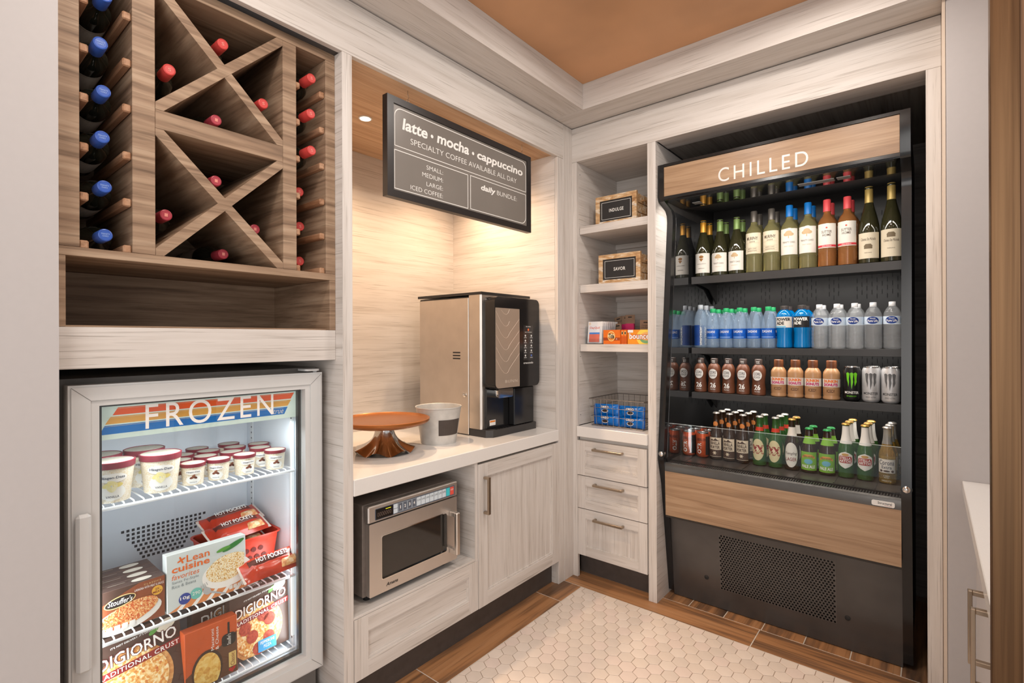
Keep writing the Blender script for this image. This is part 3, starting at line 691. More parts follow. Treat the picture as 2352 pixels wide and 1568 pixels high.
# ice cream tubs. local: base at z=0, printed side faces +X
MAROON = pm('maroon_lid', srgb(126, 44, 56), 0.4, var=0.04); LIDTOP = pm('cream_lid_print', srgb(204, 194, 176), 0.5, var=0.08, scale=160)
TUBP = food('cream_scroll_print', [srgb(236, 228, 212), srgb(240, 234, 222), srgb(224, 205, 168), srgb(240, 236, 226)], 520)
def rotz(g, a):
    c, s = math.cos(a), math.sin(a); return xf(g, lambda x, y, z: (c*x-s*y, s*x+c*y, z))
def tub(name, label, R, r, h, words, pic):
    t = Thing(name, label, 'ice cream tub', (0, 0, 0), local=True)
    t.add('cup', lathe([(0, 0.002), (r, 0.002), (r, 0.0), (r+0.001, 0.0), (R-0.002, h*0.86), (0, h*0.86)], 28), TUBP, smooth=True)
    ld = t.add('lid', lathe([(R, h*0.84), (R+0.001, h*0.99), (R-0.002, h), (R-0.003, h*0.985), (R-0.003, h*0.84)], 28), MAROON, smooth=True)
    t.add('lid_print', lathe([(R-0.003, h*0.984), (0, h*0.986)], 28), LIDTOP, parent=ld)
    rm = r+(R-r)*0.55
    q = R/0.052
    def wrap(g, zc): return rotz(xf(g, lambda x, y, z: (x*(1+(R-r)*(z-zc)/h/max(rm, .01)*0.8), y*(1+(R-r)*(z-zc)/h/max(rm, .01)*0.8), z)), PI/2)
    zc = h*0.52
    lb = t.add('oval_label', wrap(cylpoly(ell(0, h*0.62, 0.034*q, h*0.115, 22), rm+0.0008), zc), INK_W)
    t.add('lettering', wrap(ctext('H\u00e4agen-Dazs', rm+0.0014, -0.028*q, 0.028*q, h*0.585, h*0.665, bold=0.012), zc), ink('navy', 40, 50, 78), parent=lb)
    w = t.add('lower_print', wrap(cylpoly(ell(0, h*0.26, 0.032*q, h*0.20, 22), rm+0.0008), zc), ink('tub_white', 240, 240, 236))
    t.add('lettering', wrap(ctext(words, rm+0.0014, -0.016*q, 0.016*q, h*0.13, h*0.185), zc), ink('navy', 40, 50, 78), parent=w)
    if pic == 'v':
        for a, dx, dz, c in ((0.5, -0.012, 0.02, (236, 224, 150)), (-0.4, 0.0, 0.03, (240, 230, 168)), (0.1, 0.012, 0.018, (232, 214, 128)), (1.2, 0.004, 0.005, (244, 238, 196)), (-0.9, -0.006, 0.0, (236, 228, 170))):
            t.add('flower_print', wrap(cylpoly(ell(dx*q, h*0.36+dz*0.5, 0.012*q, 0.006*q, 12, a), rm+0.0013), zc), ink('petal%d' % c[2], *c), parent=w)
    else:
        for a, dx, dz, c in ((0.3, -0.006, 0.0, (120, 66, 48)), (-0.5, 0.008, 0.0, (96, 50, 36)), (0.9, 0.001, 0.007, (140, 84, 62))):
            t.add('nut_print', wrap(cylpoly(ell(dx*q, h*0.37+dz*q, 0.010*q, 0.0055*q, 10, a), rm+0.0013), zc), ink('nut%d' % c[0], *c), parent=w)
    return t
SH1 = 0.8873
big = tub('ice_cream_tub', 'large vanilla ice cream tub standing nearest the freezer centre', 0.053, 0.040, 0.112, 'VANILLA', 'v')
big.o.location = (-0.217, -1.934, SH1); big.o['group'] = 'large vanilla tubs'; big.o.rotation_euler = (0, 0, -0.25)
dup(big, (-0.212, -2.052, SH1), 'large vanilla ice cream tub in front by the door handle side', 'large vanilla tubs', rot=(0, 0, -0.2))
dup(big, (-0.327, -2.056, SH1), 'large vanilla ice cream tub behind at the handle side wall', 'large vanilla tubs')
dup(big, (-0.327, -1.946, SH1), 'large vanilla ice cream tub half hidden behind the front middle tub', 'large vanilla tubs', rot=(0, 0, -0.1))
sm = tub('ice_cream_cup', 'small chocolate ice cream cup beside the large vanilla tub', 0.0345, 0.027, 0.066, 'CHOCOLATE', 'c')
sm.o.location = (-0.215, -1.848, SH1); sm.o['group'] = 'small chocolate cups'; sm.o.rotation_euler = (0, 0, -0.3)
spots = [(-0.215, -1.775, 'front row second from the large tubs'), (-0.215, -1.694, 'front row third from the large tubs'), (-0.207, -1.595, 'front row nearest the hinge side'),
         (-0.29, -1.862, 'second row nearest the large tubs'), (-0.29, -1.786, 'second row second from the large tubs'), (-0.29, -1.706, 'second row third from the large tubs'), (-0.282, -1.612, 'second row nearest the hinge side'),
         (-0.365, -1.83, 'third row nearest the large tubs'), (-0.365, -1.75, 'third row in the middle'), (-0.362, -1.665, 'third row near the hinge side'), (-0.355, -1.585, 'third row at the hinge side wall'),
         (-0.44, -1.76, 'back row nearer the large tubs'), (-0.44, -1.655, 'back row nearer the hinge side')]
for x, y, w in spots:
    dup(sm, (x, y, SH1), 'small chocolate ice cream cup, %s' % w, 'small chocolate cups', rot=(0, 0, random.uniform(-0.7, 0.2)))

# boxed meals: local, front print faces +X, origin at base centre
def carton(name, label, cat, w, h, d, mat, loc, rz=0.0, ry=0.0, group=None):
    t = Thing(name, label, cat, loc, (0, ry, rz), group, local=True)
    t.add('box', box(-d, 0, -w/2, w/2, 0, h, 0.001), mat)
    return t
SH2 = 0.5212; SH3 = 0.2672; e = 0.0006
BROWNB = pm('dark_brown_carton', srgb(74, 52, 44), 0.4, var=0.1, scale=25)
PASTA = food('baked_pasta_print', [srgb(150, 52, 24), srgb(206, 96, 44), srgb(228, 176, 110), srgb(240, 222, 186)], 330)
def lasagna(loc, label):
    w, h, d = 0.216, 0.120, 0.042
    t = carton('lasagna_box', label, 'food box', w, h, d, BROWNB, loc, group='brown lasagna boxes in a row')
    f = t.add('warm_print', flat([(-w/2+.001, .001), (w/2-.001, .001), (w/2-.001, h-.001), (w/2-.075, h-.001), (-w/2+.001, h*0.6)], 'X', e), ink('warm_brown', 134, 70, 40))
    t.add('plate_print', flat(ell(0.0, 0.032, 0.098, 0.036, 28, 0.12), 'X', 2*e), ink('plate_white', 226, 222, 216), parent=f)
    t.add('pasta_print', flat(ell(0.003, 0.042, 0.085, 0.030, 28, 0.18), 'X', 3*e), PASTA, parent=f)
    t.add('logo_oval', flat(ell(-0.022, 0.083, 0.044, 0.0155, 24, 0.12), 'X', 2*e), ink('logo_black', 34, 26, 24), parent=f)
    t.add('logo_ring', ring(ell(-0.022, 0.083, 0.044, 0.0155, 24, 0.12), ell(-0.022, 0.083, 0.0415, 0.013, 24, 0.12), 'X', 2*e, 3.2*e), ink('logo_gold', 220, 190, 130), parent=f)
    t.add('logo_lettering', text("Stouffer's", -0.056, 0.012, 0.076, 0.092, 'X', 3.4*e, shear=0.25, bold=0.01), INK_W, parent=f)
    t.add('lettering', text('CLASSICS', 0.045, 0.095, 0.107, 0.112, 'X', 3*e, space=1.3), ink('logo_gold', 220, 190, 130), parent=f)
    t.add('lettering', text('LASAGNA WITH MEAT & SAUCE', 0.018, 0.104, 0.097, 0.1035, 'X', 3*e), INK_W, parent=f)
    t.add('badge', flat(ell(0.084, 0.082, 0.0165, 0.0135, 20), 'X', 3*e), ink('badge_gold', 226, 170, 60), parent=f)
    t.add('badge_lettering', text('2X\nMEAT', 0.071, 0.097, 0.0745, 0.0895, 'X', 4*e, bold=0.01), ink('dark_red', 130, 40, 24), parent=f)
    s = t.add('fact_print', join(*[flat(rpoly(-0.102+i*0.021, -0.085+i*0.021, 0.004, 0.020, 0.003), 'X', 3.5*e) for i in range(6)]), ink('plate_white', 226, 222, 216), parent=f)
    t.add('lettering', text('370', -0.100, -0.087, 0.008, 0.015, 'X', 4.5*e), INK_K, parent=f)
    tp_ = t.add('top_oval', flat(ell(-d*0.5, 0.045, 0.013, 0.030, 20), 'Z', h+e), ink('top_cream', 206, 198, 186))
    t.add('top_text', flat([(-d*0.75, -0.05), (-d*0.65, -0.05), (-d*0.65, 0.0), (-d*0.75, 0.0)], 'Z', h+e), ink('top_grey', 140, 126, 116), parent=tp_)
    return t
lz = lasagna((-0.188, -2.022, SH2), 'brown lasagna box at the front of its row'); lz.o.scale = (1, 0.833, 1)
for i, w in enumerate(('second in its row', 'third in its row', 'last in its row against the freezer back')):
    dup(lz, (-0.188-0.0435*(i+1), -2.022+0.0005*i, SH2), 'brown lasagna box, %s' % w, 'brown lasagna boxes in a row')
# rice and beans carton
LCB = pm('pale_carton', srgb(222, 226, 224), 0.4, var=0.02)
RICE = food('rice_and_beans_print', [srgb(120, 50, 34), srgb(216, 160, 60), srgb(240, 222, 176), srgb(246, 240, 222), srgb(232, 196, 110)], 400)
t = carton('rice_meal_box', 'white rice and beans meal box leaning on the middle shelf', 'food box', 0.226, 0.170, 0.034, LCB, (-0.182, -1.815, SH2), 0.0, -0.06)
t.add('sky_print', flat(rect(-0.112, 0.112, 0.001, 0.169), 'X', e), ink('pale_grey_print', 206, 214, 214))
t.add('napkin_print', flat([(-0.112, 0.001), (0.112, 0.001), (0.112, 0.05), (-0.02, 0.04)], 'X', 1.5*e), ink('napkin_orange', 222, 140, 84))
t.add('napkin_stripe', join(*[flat([(-0.09+i*0.04, 0.001), (-0.075+i*0.04, 0.001), (-0.045+i*0.04, 0.036), (-0.055+i*0.04, 0.036)], 'X', 2*e) for i in range(5)]), INK_W)
b_ = t.add('bowl_print', flat(ell(0.055, 0.068, 0.074, 0.046, 30), 'X', 2.4*e), INK_W)
t.add('food_print', flat([p for p in ell(0.058, 0.083, 0.066, 0.040, 30, 0.12) if p[0] < 0.112], 'X', 3*e), RICE, parent=b_)
t.add('pepper_print', flat(ell(0.075, 0.147, 0.036, 0.008, 14, 0.35), 'X', 3*e), ink('pepper_green', 60, 124, 62)); t.add('pepper_print', flat(ell(0.045, 0.143, 0.022, 0.0055, 14, 0.2), 'X', 3.2*e), ink('leaf_green', 96, 156, 70))
OR = ink('brand_orange', 224, 106, 40)
t.add('lettering', text('Lean', -0.060, 0.004, 0.136, 0.157, 'X', 3*e, bold=0.008), OR); t.add('lettering', text('cuisine', -0.100, 0.004, 0.114, 0.133, 'X', 3*e, bold=0.022), OR)
t.add('lettering', text('favorites', -0.100, -0.026, 0.094, 0.109, 'X', 3*e, shear=0.2), OR)
t.add('flower_mark', join(*[flat(ell(-0.074+0.006*math.cos(k*PI/2+.4), 0.147+0.006*math.sin(k*PI/2+.4), 0.006, 0.0025, 10, k*PI/2+.4), 'X', 3*e) for k in range(4)]), OR)
GRT = ink('grey_text', 128, 138, 142)
t.add('lettering', text('Santa Fe-Style', -0.100, -0.028, 0.080, 0.090, 'X', 3*e), GRT); t.add('lettering', text('Rice & Beans', -0.100, -0.036, 0.069, 0.078, 'X', 3*e), GRT)
t.add('badge', flat(ell(-0.067, 0.030, 0.0165, 0.0165, 22), 'X', 3*e), ink('badge_navy', 40, 66, 150)); t.add('badge', flat(ell(-0.036, 0.034, 0.0165, 0.0165, 22), 'X', 2.8*e), ink('badge_teal', 108, 190, 180))
t.add('badge_lettering', text('10g', -0.080, -0.054, 0.026, 0.038, 'X', 4*e, bold=0.015), INK_W); t.add('badge_lettering', text('290', -0.047, -0.025, 0.031, 0.041, 'X', 4*e), INK_W)
FORK = ink('fork_grey', 176, 178, 180)
t.add('fork_print', join(flat(ell(-0.006, 0.030, 0.013, 0.010, 14, -0.8), 'X', 4*e), *[flat([(-0.020+i*0.005, 0.036+i*0.004), (-0.018+i*0.005, 0.036+i*0.004), (-0.022+i*0.005, 0.052+i*0.002), (-0.024+i*0.005, 0.052+i*0.002)], 'X', 4*e) for i in range(4)], flat([(0.002, 0.022), (0.006, 0.026), (0.050, 0.004), (0.046, 0.001)], 'X', 4*e)), FORK)
t.add('fact_print', join(*[flat(rpoly(0.058+i*0.013, 0.069+i*0.013, 0.010, 0.022, 0.002), 'X', 4*e) for i in range(4)]), ink('plate_white', 226, 222, 216))
# pizza boxes
PIZZA = food('pizza_cheese_print', [srgb(196, 96, 40), srgb(226, 164, 84), srgb(240, 214, 160), srgb(246, 232, 200)], 170)
PEPP = food('pepperoni_print', [srgb(150, 50, 36), srgb(178, 70, 50), srgb(196, 92, 66)], 160)
CRUST = food('crust_print', [srgb(170, 104, 52), srgb(206, 146, 84), srgb(222, 176, 116)], 90)
DKRED = ink('pizza_band_red', 140, 36, 34)
def pizza_box(loc, label, kind, w=0.235, h=0.225, rz=0.0, ry=0.0):
    t = carton('pizza_box', label, 'food box', w, h, 0.036, BROWNB, loc, rz, ry)
    r = 0.098
    cl = lambda P: clip(clip(clip(P, 0, w/2-.001, False), 0, -w/2+.001, True), 1, 0.001, True)
    c = t.add('crust_print', flat(cl(ell(-0.012, 0.082, r, r*0.98, 40)), 'X', e), CRUST)
    t.add('cheese_print', flat(cl(ell(-0.012, 0.082, r*0.88, r*0.86, 36)), 'X', 2*e), PIZZA, parent=c)
    if kind == 'pepperoni':
        for a, b in ((-0.032, 0.066), (0.034, 0.105), (-0.058, 0.100), (0.010, 0.125), (0.030, 0.045), (-0.010, 0.020)):
            t.add('pepperoni_print', flat(ell(a, b, 0.022, 0.0215, 18), 'X', 3*e), PEPP, parent=c)
    bd = t.add('brand_band', flat([(-w/2+.001, 0.112), (w/2-.001, 0.140), (w/2-.001, 0.158), (-w/2+.001, 0.130)], 'X', 4*e), DKRED)
    sk = lambda g: xf(g, lambda x, y, z: (x, y, z+y*0.12))
    t.add('logo_shadow', sk(text('DIGIORNO', -0.094, 0.102, 0.151, 0.185, 'X', 4.4*e, bold=0.05)), ink('logo_dark_red', 96, 24, 22), parent=bd)
    t.add('logo_lettering', sk(text('DIGIORNO', -0.092, 0.100, 0.152, 0.183, 'X', 5*e, bold=0.012)), INK_W, parent=bd)
    t.add('lettering', sk(text('TRADITIONAL CRUST', -0.105, 0.105, 0.129, 0.141, 'X', 5*e, bold=0.012, space=1.1)), INK_W, parent=bd)
    t.add('lettering', sk(text("IT'S NOT DELIVERY. IT'S DIGIORNO.", -0.060, 0.060, 0.197, 0.202, 'X', 4*e, bold=0.01)), INK_W, parent=bd)
    t.add('flavour_tag', flat(rpoly(-0.012, 0.058, 0.004, 0.043, 0.002), 'X', 5*e), ink('tag_blue', 70, 160, 214) if kind == 'pepperoni' else ink('tag_orange', 214, 130, 70), parent=bd)
    t.add('tag_lettering', text('PEPPERONI\nPIZZA' if kind == 'pepperoni' else 'FOUR CHEESE\nPIZZA', -0.004, 0.050, 0.014, 0.038, 'X', 6*e, bold=0.01), INK_W, parent=bd)
    g = t.add('garlic_print', flat(ell(0.075, 0.205, 0.026, 0.016, 16, 0.3), 'X', 3*e), ink('garlic_cream', 232, 222, 204))
    t.add('leaf_print', flat(ell(0.045, 0.200, 0.016, 0.007, 12, 0.6), 'X', 3*e), ink('leaf_green', 96, 156, 70), parent=g)
    q = t.add('top_logo', xf(text('DIGIORNO', -0.05, 0.02, -0.026, -0.012, 'Z', h+e), lambda x, y, z: (-0.004+y, x, z)), INK_W)
    return t
p1_ = pizza_box((-0.203, -1.646, SH3), 'upright pepperoni pizza box at the hinge side of the bottom shelf', 'pepperoni', rz=0.0, ry=-0.05, w=0.222); p1_.o.scale = (1, 0.88, 1)
pizza_box((-0.265, -1.72, SH3), 'dark pizza box hidden behind the pepperoni one', 'pepperoni', rz=0.1, ry=-0.03)
pc = pizza_box((-0.170, -1.995, SH3+0.0105), 'front four cheese pizza box on the bottom shelf by the handle side', 'cheese', h=0.225, w=0.225, ry=-0.28)
dup(pc, (-0.212, -1.998, SH3+0.0105), 'second four cheese pizza box tucked behind the front one', rot=(0, -0.28, 0))
# macaroni carton
ORB = pm('orange_carton', srgb(200, 86, 36), 0.4, var=0.05, scale=20); MAC = food('macaroni_print', [srgb(206, 140, 52), srgb(236, 190, 96), srgb(246, 218, 142)], 110)
t = carton('macaroni_box', 'orange macaroni and cheese box on the bottom shelf', 'food box', 0.150, 0.178, 0.040, ORB, (-0.168, -1.811, SH3), 0.0, -0.04)
f = t.add('brown_print', flat([(-0.074, 0.001), (0.074, 0.001), (0.074, 0.128), (-0.074, 0.045)], 'X', e), ink('box_brown', 98, 62, 40))
t.add('dish_print', flat(ell(-0.014, 0.045, 0.044, 0.060, 26), 'X', 1.6*e), ink('dish_brown', 60, 38, 28), parent=f); t.add('macaroni_print', flat(clip(ell(-0.014, 0.040, 0.038, 0.056, 26), 1, 0.001, True), 'X', 2.2*e), MAC, parent=f)
t.add('logo_pan', join(flat(rpoly(0.028, 0.070, 0.092, 0.130, 0.012), 'X', 2*e), flat([(0.046, 0.128), (0.052, 0.128), (0.052, 0.165), (0.046, 0.165)], 'X', 2*e)), INK_K, parent=f)
t.add('logo_lettering', xf(text("Stouffer's", -0.017, 0.017, -0.006, 0.006, 'X', 3*e, shear=0.2), lambda x, y, z: (x, 0.049-z, 0.111+y)), INK_W, parent=f)
t.add('lettering', xf(text('Macaroni\n& Cheese', -0.035, 0.035, -0.011, 0.011, 'X', 2*e), lambda x, y, z: (x, 0.008-z, 0.130+y)), INK_W)
t.add('flavour_tag', flat(rpoly(0.048, 0.070, 0.022, 0.068, 0.002), 'X', 2*e), ink('tag_cream', 228, 196, 120), parent=f)
t.add('tag_lettering', xf(text('Classic', -0.02, 0.02, -0.006, 0.006, 'X', 3*e), lambda x, y, z: (x, 0.059-z, 0.045+y)), ink('dark_red', 130, 40, 24), parent=f)
t.add('heart_mark', flat([(0.058, 0.004), (0.068, 0.015), (0.066, 0.021), (0.060, 0.020), (0.057, 0.017), (0.053, 0.020), (0.048, 0.019), (0.047, 0.013)], 'X', 2*e), ink('heart_red', 190, 46, 40), parent=f)
# snack packets: pillow packs
def pillow(w, h, d, n=12, m=8, crimp=0.012, seed=1, wr=0.003):
    rr = random.Random(seed); V, F = [], []
    for s in (1, -1):
        for i in range(n+1):
            for j in range(m+1):
                u, v = i/n, j/m
                k = max(0.0, min(1.0, (min(u, 1-u)*w-crimp)/(w*0.14)))
                p = (math.sin(k*PI/2))*(math.sin(PI*v)**0.45 if 0 < v < 1 else 0)
                V.append((s*(d/2*p+0.0004)+ (rr.uniform(-wr, wr)*p), (u-0.5)*w, (v-0.5)*h*(0.94+0.06*(1-p))+rr.uniform(-wr, wr)*0.3))
    o = (n+1)*(m+1)
    for s in (0, 1):
        for i in range(n):
            for j in range(m):
                a = s*o+i*(m+1)+j; q = (a, a+m+1, a+m+2, a+1); F.append(q if s == 0 else q[::-1])
    return V, F
REDF = pm('red_glossy_film', srgb(186, 52, 26), 0.18, var=0.25, scale=18); CLF = pm('clear_white_film', srgb(214, 200, 190), 0.15, var=0.1)
def packet(label, loc, rot, words):
    t = Thing('sandwich_packet', label, 'food packet', loc, rot, local=True)
    t.add('film', pillow(0.20, 0.085, 0.042, seed=len(label), wr=0.002), REDF, smooth=True)
    t.add('end_seal', join(box(-0.001, 0.001, -0.104, -0.094, -0.04, 0.04), box(-0.001, 0.001, 0.094, 0.104, -0.04, 0.04)), CLF)
    t.add('logo_band', move(pillow(0.15, 0.03, 0.030, crimp=0.0, wr=0.0), 0.0125, 0.0, 0.012), ink('band_brown', 92, 34, 24), smooth=True)
    t.add('lettering', text(words, -0.055, 0.055, 0.004, 0.022, 'X', 0.0292, bold=0.015, shear=0.15), INK_W)
    t.add('food_print', move(pillow(0.06, 0.034, 0.02, crimp=0.0, wr=0.0), 0.014, 0.05, -0.018), food('sandwich_print', [srgb(190, 90, 50), srgb(226, 170, 110), srgb(240, 220, 190)], 80), smooth=True)
    return t
pk = packet('red pepperoni sandwich packet lying in front at the hinge side', (-0.168, -1.628, 0.574), (0, -0.95, 0.05), 'HOT POCKETS')
pk.o['group'] = 'red sandwich packets'
dup(pk, (-0.325, -1.672, 0.668), 'red sandwich packet lying on top in the red basket', 'red sandwich packets', rot=(0.05, -1.15, 0.06))
dup(pk, (-0.395, -1.665, 0.686), 'red sandwich packet at the back of the red basket', 'red sandwich packets', rot=(0.1, -1.2, 0.0))
dup(pk, (-0.345, -1.670, 0.612), 'red sandwich packet underneath in the red basket', 'red sandwich packets', rot=(0.0, -1.3, 0.0))
REDP = pm('red_plastic', srgb(206, 62, 40), 0.35, var=0.03)
bk = Thing('plastic_basket', 'red plastic basket with round holes holding sandwich packets', 'basket', (-0.345, -1.668, SH2), local=True)
def bask(z, g): return rpoly(-0.085*g, 0.085*g, -0.115*g, 0.115*g, 0.02*g, 5)
n_ = len(bask(0, 1)); lev = [(0.0, 0.86), (0.11, 0.99), (0.125, 1.0), (0.127, 1.06), (0.122, 1.06)]
V = [(x, y, z) for z, g in lev for x, y in bask(z, g)]; F = [(k*n_+i, k*n_+(i+1) % n_, (k+1)*n_+(i+1) % n_, (k+1)*n_+i) for k in range(len(lev)-1) for i in range(n_)]+[tuple(range(n_))[::-1]]
bk.add('shell', (V, F), REDP, smooth=True)
for r in range(3):
    bk.add('hole_row', join(*[move(xf(lathe([(0.0085, 0), (0.0085, 0.0012), (0, 0.0012)], 10), lambda x, y, z: (z, x, y)), 0.0745+(0.028+r*0.028)*0.105, -0.072+i*0.024+(r % 2)*0.012, 0.026+r*0.028) for i in range(6)]), ink('hole_dark_red', 110, 26, 20))

# ------------------------------------------------------------------ coffee alcove
SIGNF = pm('black_sign_frame', srgb(38, 34, 34), 0.35, var=0.05); SIGNP = pm('grey_sign_panel', srgb(122, 116, 110), 0.3, var=0.05, scale=4)
sg = Thing('menu_sign', 'hanging grey coffee menu sign in a black frame', 'sign', (-0.07, -0.77, 1.893))
SX = -0.055
sg.add('frame', ring(rect(-1.227, -0.311, 1.893, 2.289), rect(-1.196, -0.342, 1.922, 2.262), 'X', SX-0.03, SX), SIGNF)
pn = sg.add('panel', box(SX-0.026, SX-0.006, -1.196, -0.342, 1.922, 2.262), SIGNP)
TX = SX-0.0056
def lines(P, w):
    cu = sum(p[0] for p in P)/len(P); cv = sum(p[1] for p in P)/len(P)
    u0 = min(p[0] for p in P); u1 = max(p[0] for p in P); v0 = min(p[1] for p in P); v1 = max(p[1] for p in P)
    Q = [(cu+(p[0]-cu)*(1-2*w/(u1-u0)), cv+(p[1]-cv)*(1-2*w/(v1-v0))) for p in P]
    return ring(P, Q, 'X', TX-0.0004, TX)
def rsel(u0, u1, v0, v1, tl, tr, bl, br, n=6):
    P = []
    for cx, cy, a0, r in ((u1, v1, 0, tr), (u0, v1, PI/2, tl), (u0, v0, PI, bl), (u1, v0, 1.5*PI, br)):
        ox = -r if cx == u1 else r; oy = -r if cy == v1 else r
        for i in range(n+1):
            a = a0+PI/2*i/n; P.append((cx+ox+r*math.cos(a), cy+oy+r*math.sin(a)))
    return P
for P in (rsel(-1.189, -0.347, 2.098, 2.252, .035, .03, .001, .001), rsel(-1.190, -0.777, 1.929, 2.084, .001, .001, .001, .001), rsel(-0.762, -0.348, 1.931, 2.086, .001, .001, .001, .035)):
    sg.add('rule_line', lines(P, 0.0028), INK_W, parent=pn)
for s_, a in (('latte', (-1.150, -1.018, 2.172, 2.219, .05)), ('mocha', (-0.965, -0.770, 2.174, 2.220, .05)), ('cappuccino', (-0.716, -0.375, 2.163, 2.211, .05)), ('daily', (-0.690, -0.587, 2.027, 2.061, .05)),
              ('SPECIALTY COFFEE AVAILABLE ALL DAY', (-1.108, -0.425, 2.126, 2.149, 0)), ('SMALL:', (-1.024, -0.931, 2.045, 2.063, 0)), ('MEDIUM:', (-1.047, -0.931, 2.011, 2.029, 0)),
              ('LARGE:', (-1.024, -0.932, 1.976, 1.994, 0)), ('ICED COFFEE:', (-1.109, -0.932, 1.943, 1.961, 0)), ('BUNDLE:', (-0.576, -0.423, 2.036, 2.057, 0))):
    sg.add('lettering', text(s_, a[0], a[1], a[2], a[3], 'X', TX, bold=a[4]*0.55 if a[4] else -0.008, shear=0.12 if a[4] else 0, res=4), INK_W, parent=pn)
sg.add('dot', flat(ell(-0.993, 2.192, .0075, .0075, 14), 'X', TX), INK_W, parent=pn); sg.add('dot', flat(ell(-0.743, 2.190, .0075, .0075, 14), 'X', TX), INK_W, parent=pn)
for y in (-1.115, -0.37):
    pts = [(-0.070, y, 2.342), (-0.070, y, 2.332)]+[(-0.070, y+0.006*math.sin(a*PI/5), 2.326-0.0055*a*0.7) for a in range(6)]
    h_ = sg.add('hook', tube(pts, 0.0012, 6), NICKEL, smooth=True)
    sg.add('eye', tube([(-0.070+0.0*a, y+0.006*math.cos(a*PI/5), 2.299+0.0065*math.sin(a*PI/5)) for a in range(10)], 0.0012, 6, closed=True), NICKEL, parent=h_, smooth=True)
# alcove downlights
LAMPM = pm('glowing_lamp_lens', (1.0, 0.86, 0.66), 0.4, var=0, emit=14.0)
for i, (x, y, lab) in enumerate(((-0.42, -1.075, 'small round recessed downlight left of the menu sign'), (-0.42, -0.42, 'small round recessed downlight hidden behind the menu sign'))):
    dl = Thing('downlight', lab, 'downlight', (x, y, 2.342))
    dl.add('trim_ring', xf(lathe([(0.030, 0), (0.030, -0.003), (0.024, -0.004), (0.022, 0.0)], 24), lambda a, b, c, x=x, y=y: (x+a, y+b, 2.342+c)), WHITE, smooth=True)
    dl.add('lens', xf(lathe([(0.022, -0.001), (0, -0.0012)], 20), lambda a, b, c, x=x, y=y: (x+a, y+b, 2.342+c)), LAMPM)
    lamp('downlight_light', 'SPOT', (x, y, 2.335), 46.0, (1.0, 0.70, 0.45), 0.03, (x, y, 0), spot=2.6, blend=0.9)
# coffee machine
CY0, CY1 = -0.570, -0.172
cm = Thing('coffee_machine', 'black and steel coffee machine with a touch panel on the worktop', 'coffee machine', (-0.4, -0.37, 0.842))
cm.add('body', box(-0.655, -0.262, CY0+0.012, CY1, 0.862, 1.556, 0.003), BLKM)
sd = cm.add('side_panel', box(-0.643, -0.264, CY0, CY0+0.0115, 0.846, 1.548, 0.002), STEEL)
cm.add('vent', join(*[box(-0.378, -0.323, CY0-0.0006, CY0+0.001, 1.231+i*0.0155, 1.238+i*0.0155) for i in range(3)]), BLKD, parent=sd)
cm.add('lock', xf(lathe([(0.013, 0), (0.013, 0.003), (0.009, 0.004), (0.009, 0.002), (0.006, 0.002), (0.0055, 0.0045), (0, 0.0045)], 18), lambda x, y, z: (-0.291+x, CY0-z, 1.050+y)), CHROME, parent=sd, smooth=True)
cm.add('column', prism([(-0.2615, CY0+0.002), (-0.186, CY0+0.002), (-0.178, CY0+0.010), (-0.178, CY1-0.01), (-0.2615, CY1-0.002)], 'Z', 0.880, 1.560), STEEL, smooth=False)
cm.add('top_lid', prism([(-0.657, CY0-0.001), (-0.172, CY0-0.001), (-0.172, CY1+0.002), (-0.657, CY1+0.002)], 'Z', 1.5605, 1.574), BLACK)
cm.add('feet', join(box(-0.64, -0.60, CY0+0.02, CY0+0.05, 0.842, 0.8615), box(-0.31, -0.27, CY0+0.02, CY0+0.05, 0.842, 0.8615), box(-0.64, -0.60, CY1-0.05, CY1-0.02, 0.842, 0.8615), box(-0.31, -0.27, CY1-0.05, CY1-0.02, 0.842, 0.8615)), BLKD)
# drip base
bs = cm.add('drip_base', prism([(-0.2615, CY0+0.004), (-0.150, CY0+0.004), (-0.122, CY0+0.03), (-0.122, CY1-0.012), (-0.14, CY1+0.0), (-0.2615, CY1+0.0)], 'Z', 0.8425, 0.8785), BLKM)
cm.add('drip_grid', join(*[box(-0.172, -0.128, CY0+0.06+i*0.022, CY0+0.07+i*0.022, 0.8788, 0.8805) for i in range(13)]), BLACK, parent=bs)
# upper door: rounded top corners, front at x=-0.105, from z 1.085 to 1.548
def door_poly(a, b): return rpoly(a, b, 1.083, 1.549, 0.030, 6)
dx = cm.add('front_door', prism(door_poly(CY0+0.022, CY1-0.004), 'X', -0.1775, -0.104), BLACK, smooth=True)
PLT = pm('etched_steel_plate', srgb(178, 160, 144), 0.4, metal=0.45, var=0.03, scale=10)
pl = cm.add('steel_plate', prism(rsel(CY0+0.027, -0.352, 1.088, 1.492, .002, .002, .025, .002), 'X', -0.1035, -0.1022), PLT)
ARC = ink('etched_line', 226, 206, 188, 0.3)
for i in range(6):
    zc = 1.160+i*0.060
    P = [(CY0+0.030, zc+0.075), (CY0+0.070, zc+0.022), (CY0+0.092, zc+0.004), (CY0+0.108, zc), (CY0+0.122, zc+0.006), (CY0+0.136, zc+0.026), (-0.353, zc+0.100)]
    P = [p for p in P if p[1] < 1.49]
    cm.add('etched_chevron', tube([(-0.1020, a, b) for a, b in P], 0.0007, 4), ARC, parent=pl)
cm.add('maker_lettering', text('BUNN', -0.470, -0.372, 1.112, 1.127, 'X', -0.1018, space=1.2), ink('etched_text', 206, 190, 174), parent=pl)
tc_ = cm.add('touch_panel', prism(rpoly(-0.318, -0.234, 1.222, 1.408, 0.003), 'X', -0.1035, -0.1028), pm('dark_screen', srgb(52, 50, 50), 0.15, var=0), label='touch panel with rows of drink icons')
ICON = ink('icon_white', 226, 226, 224)
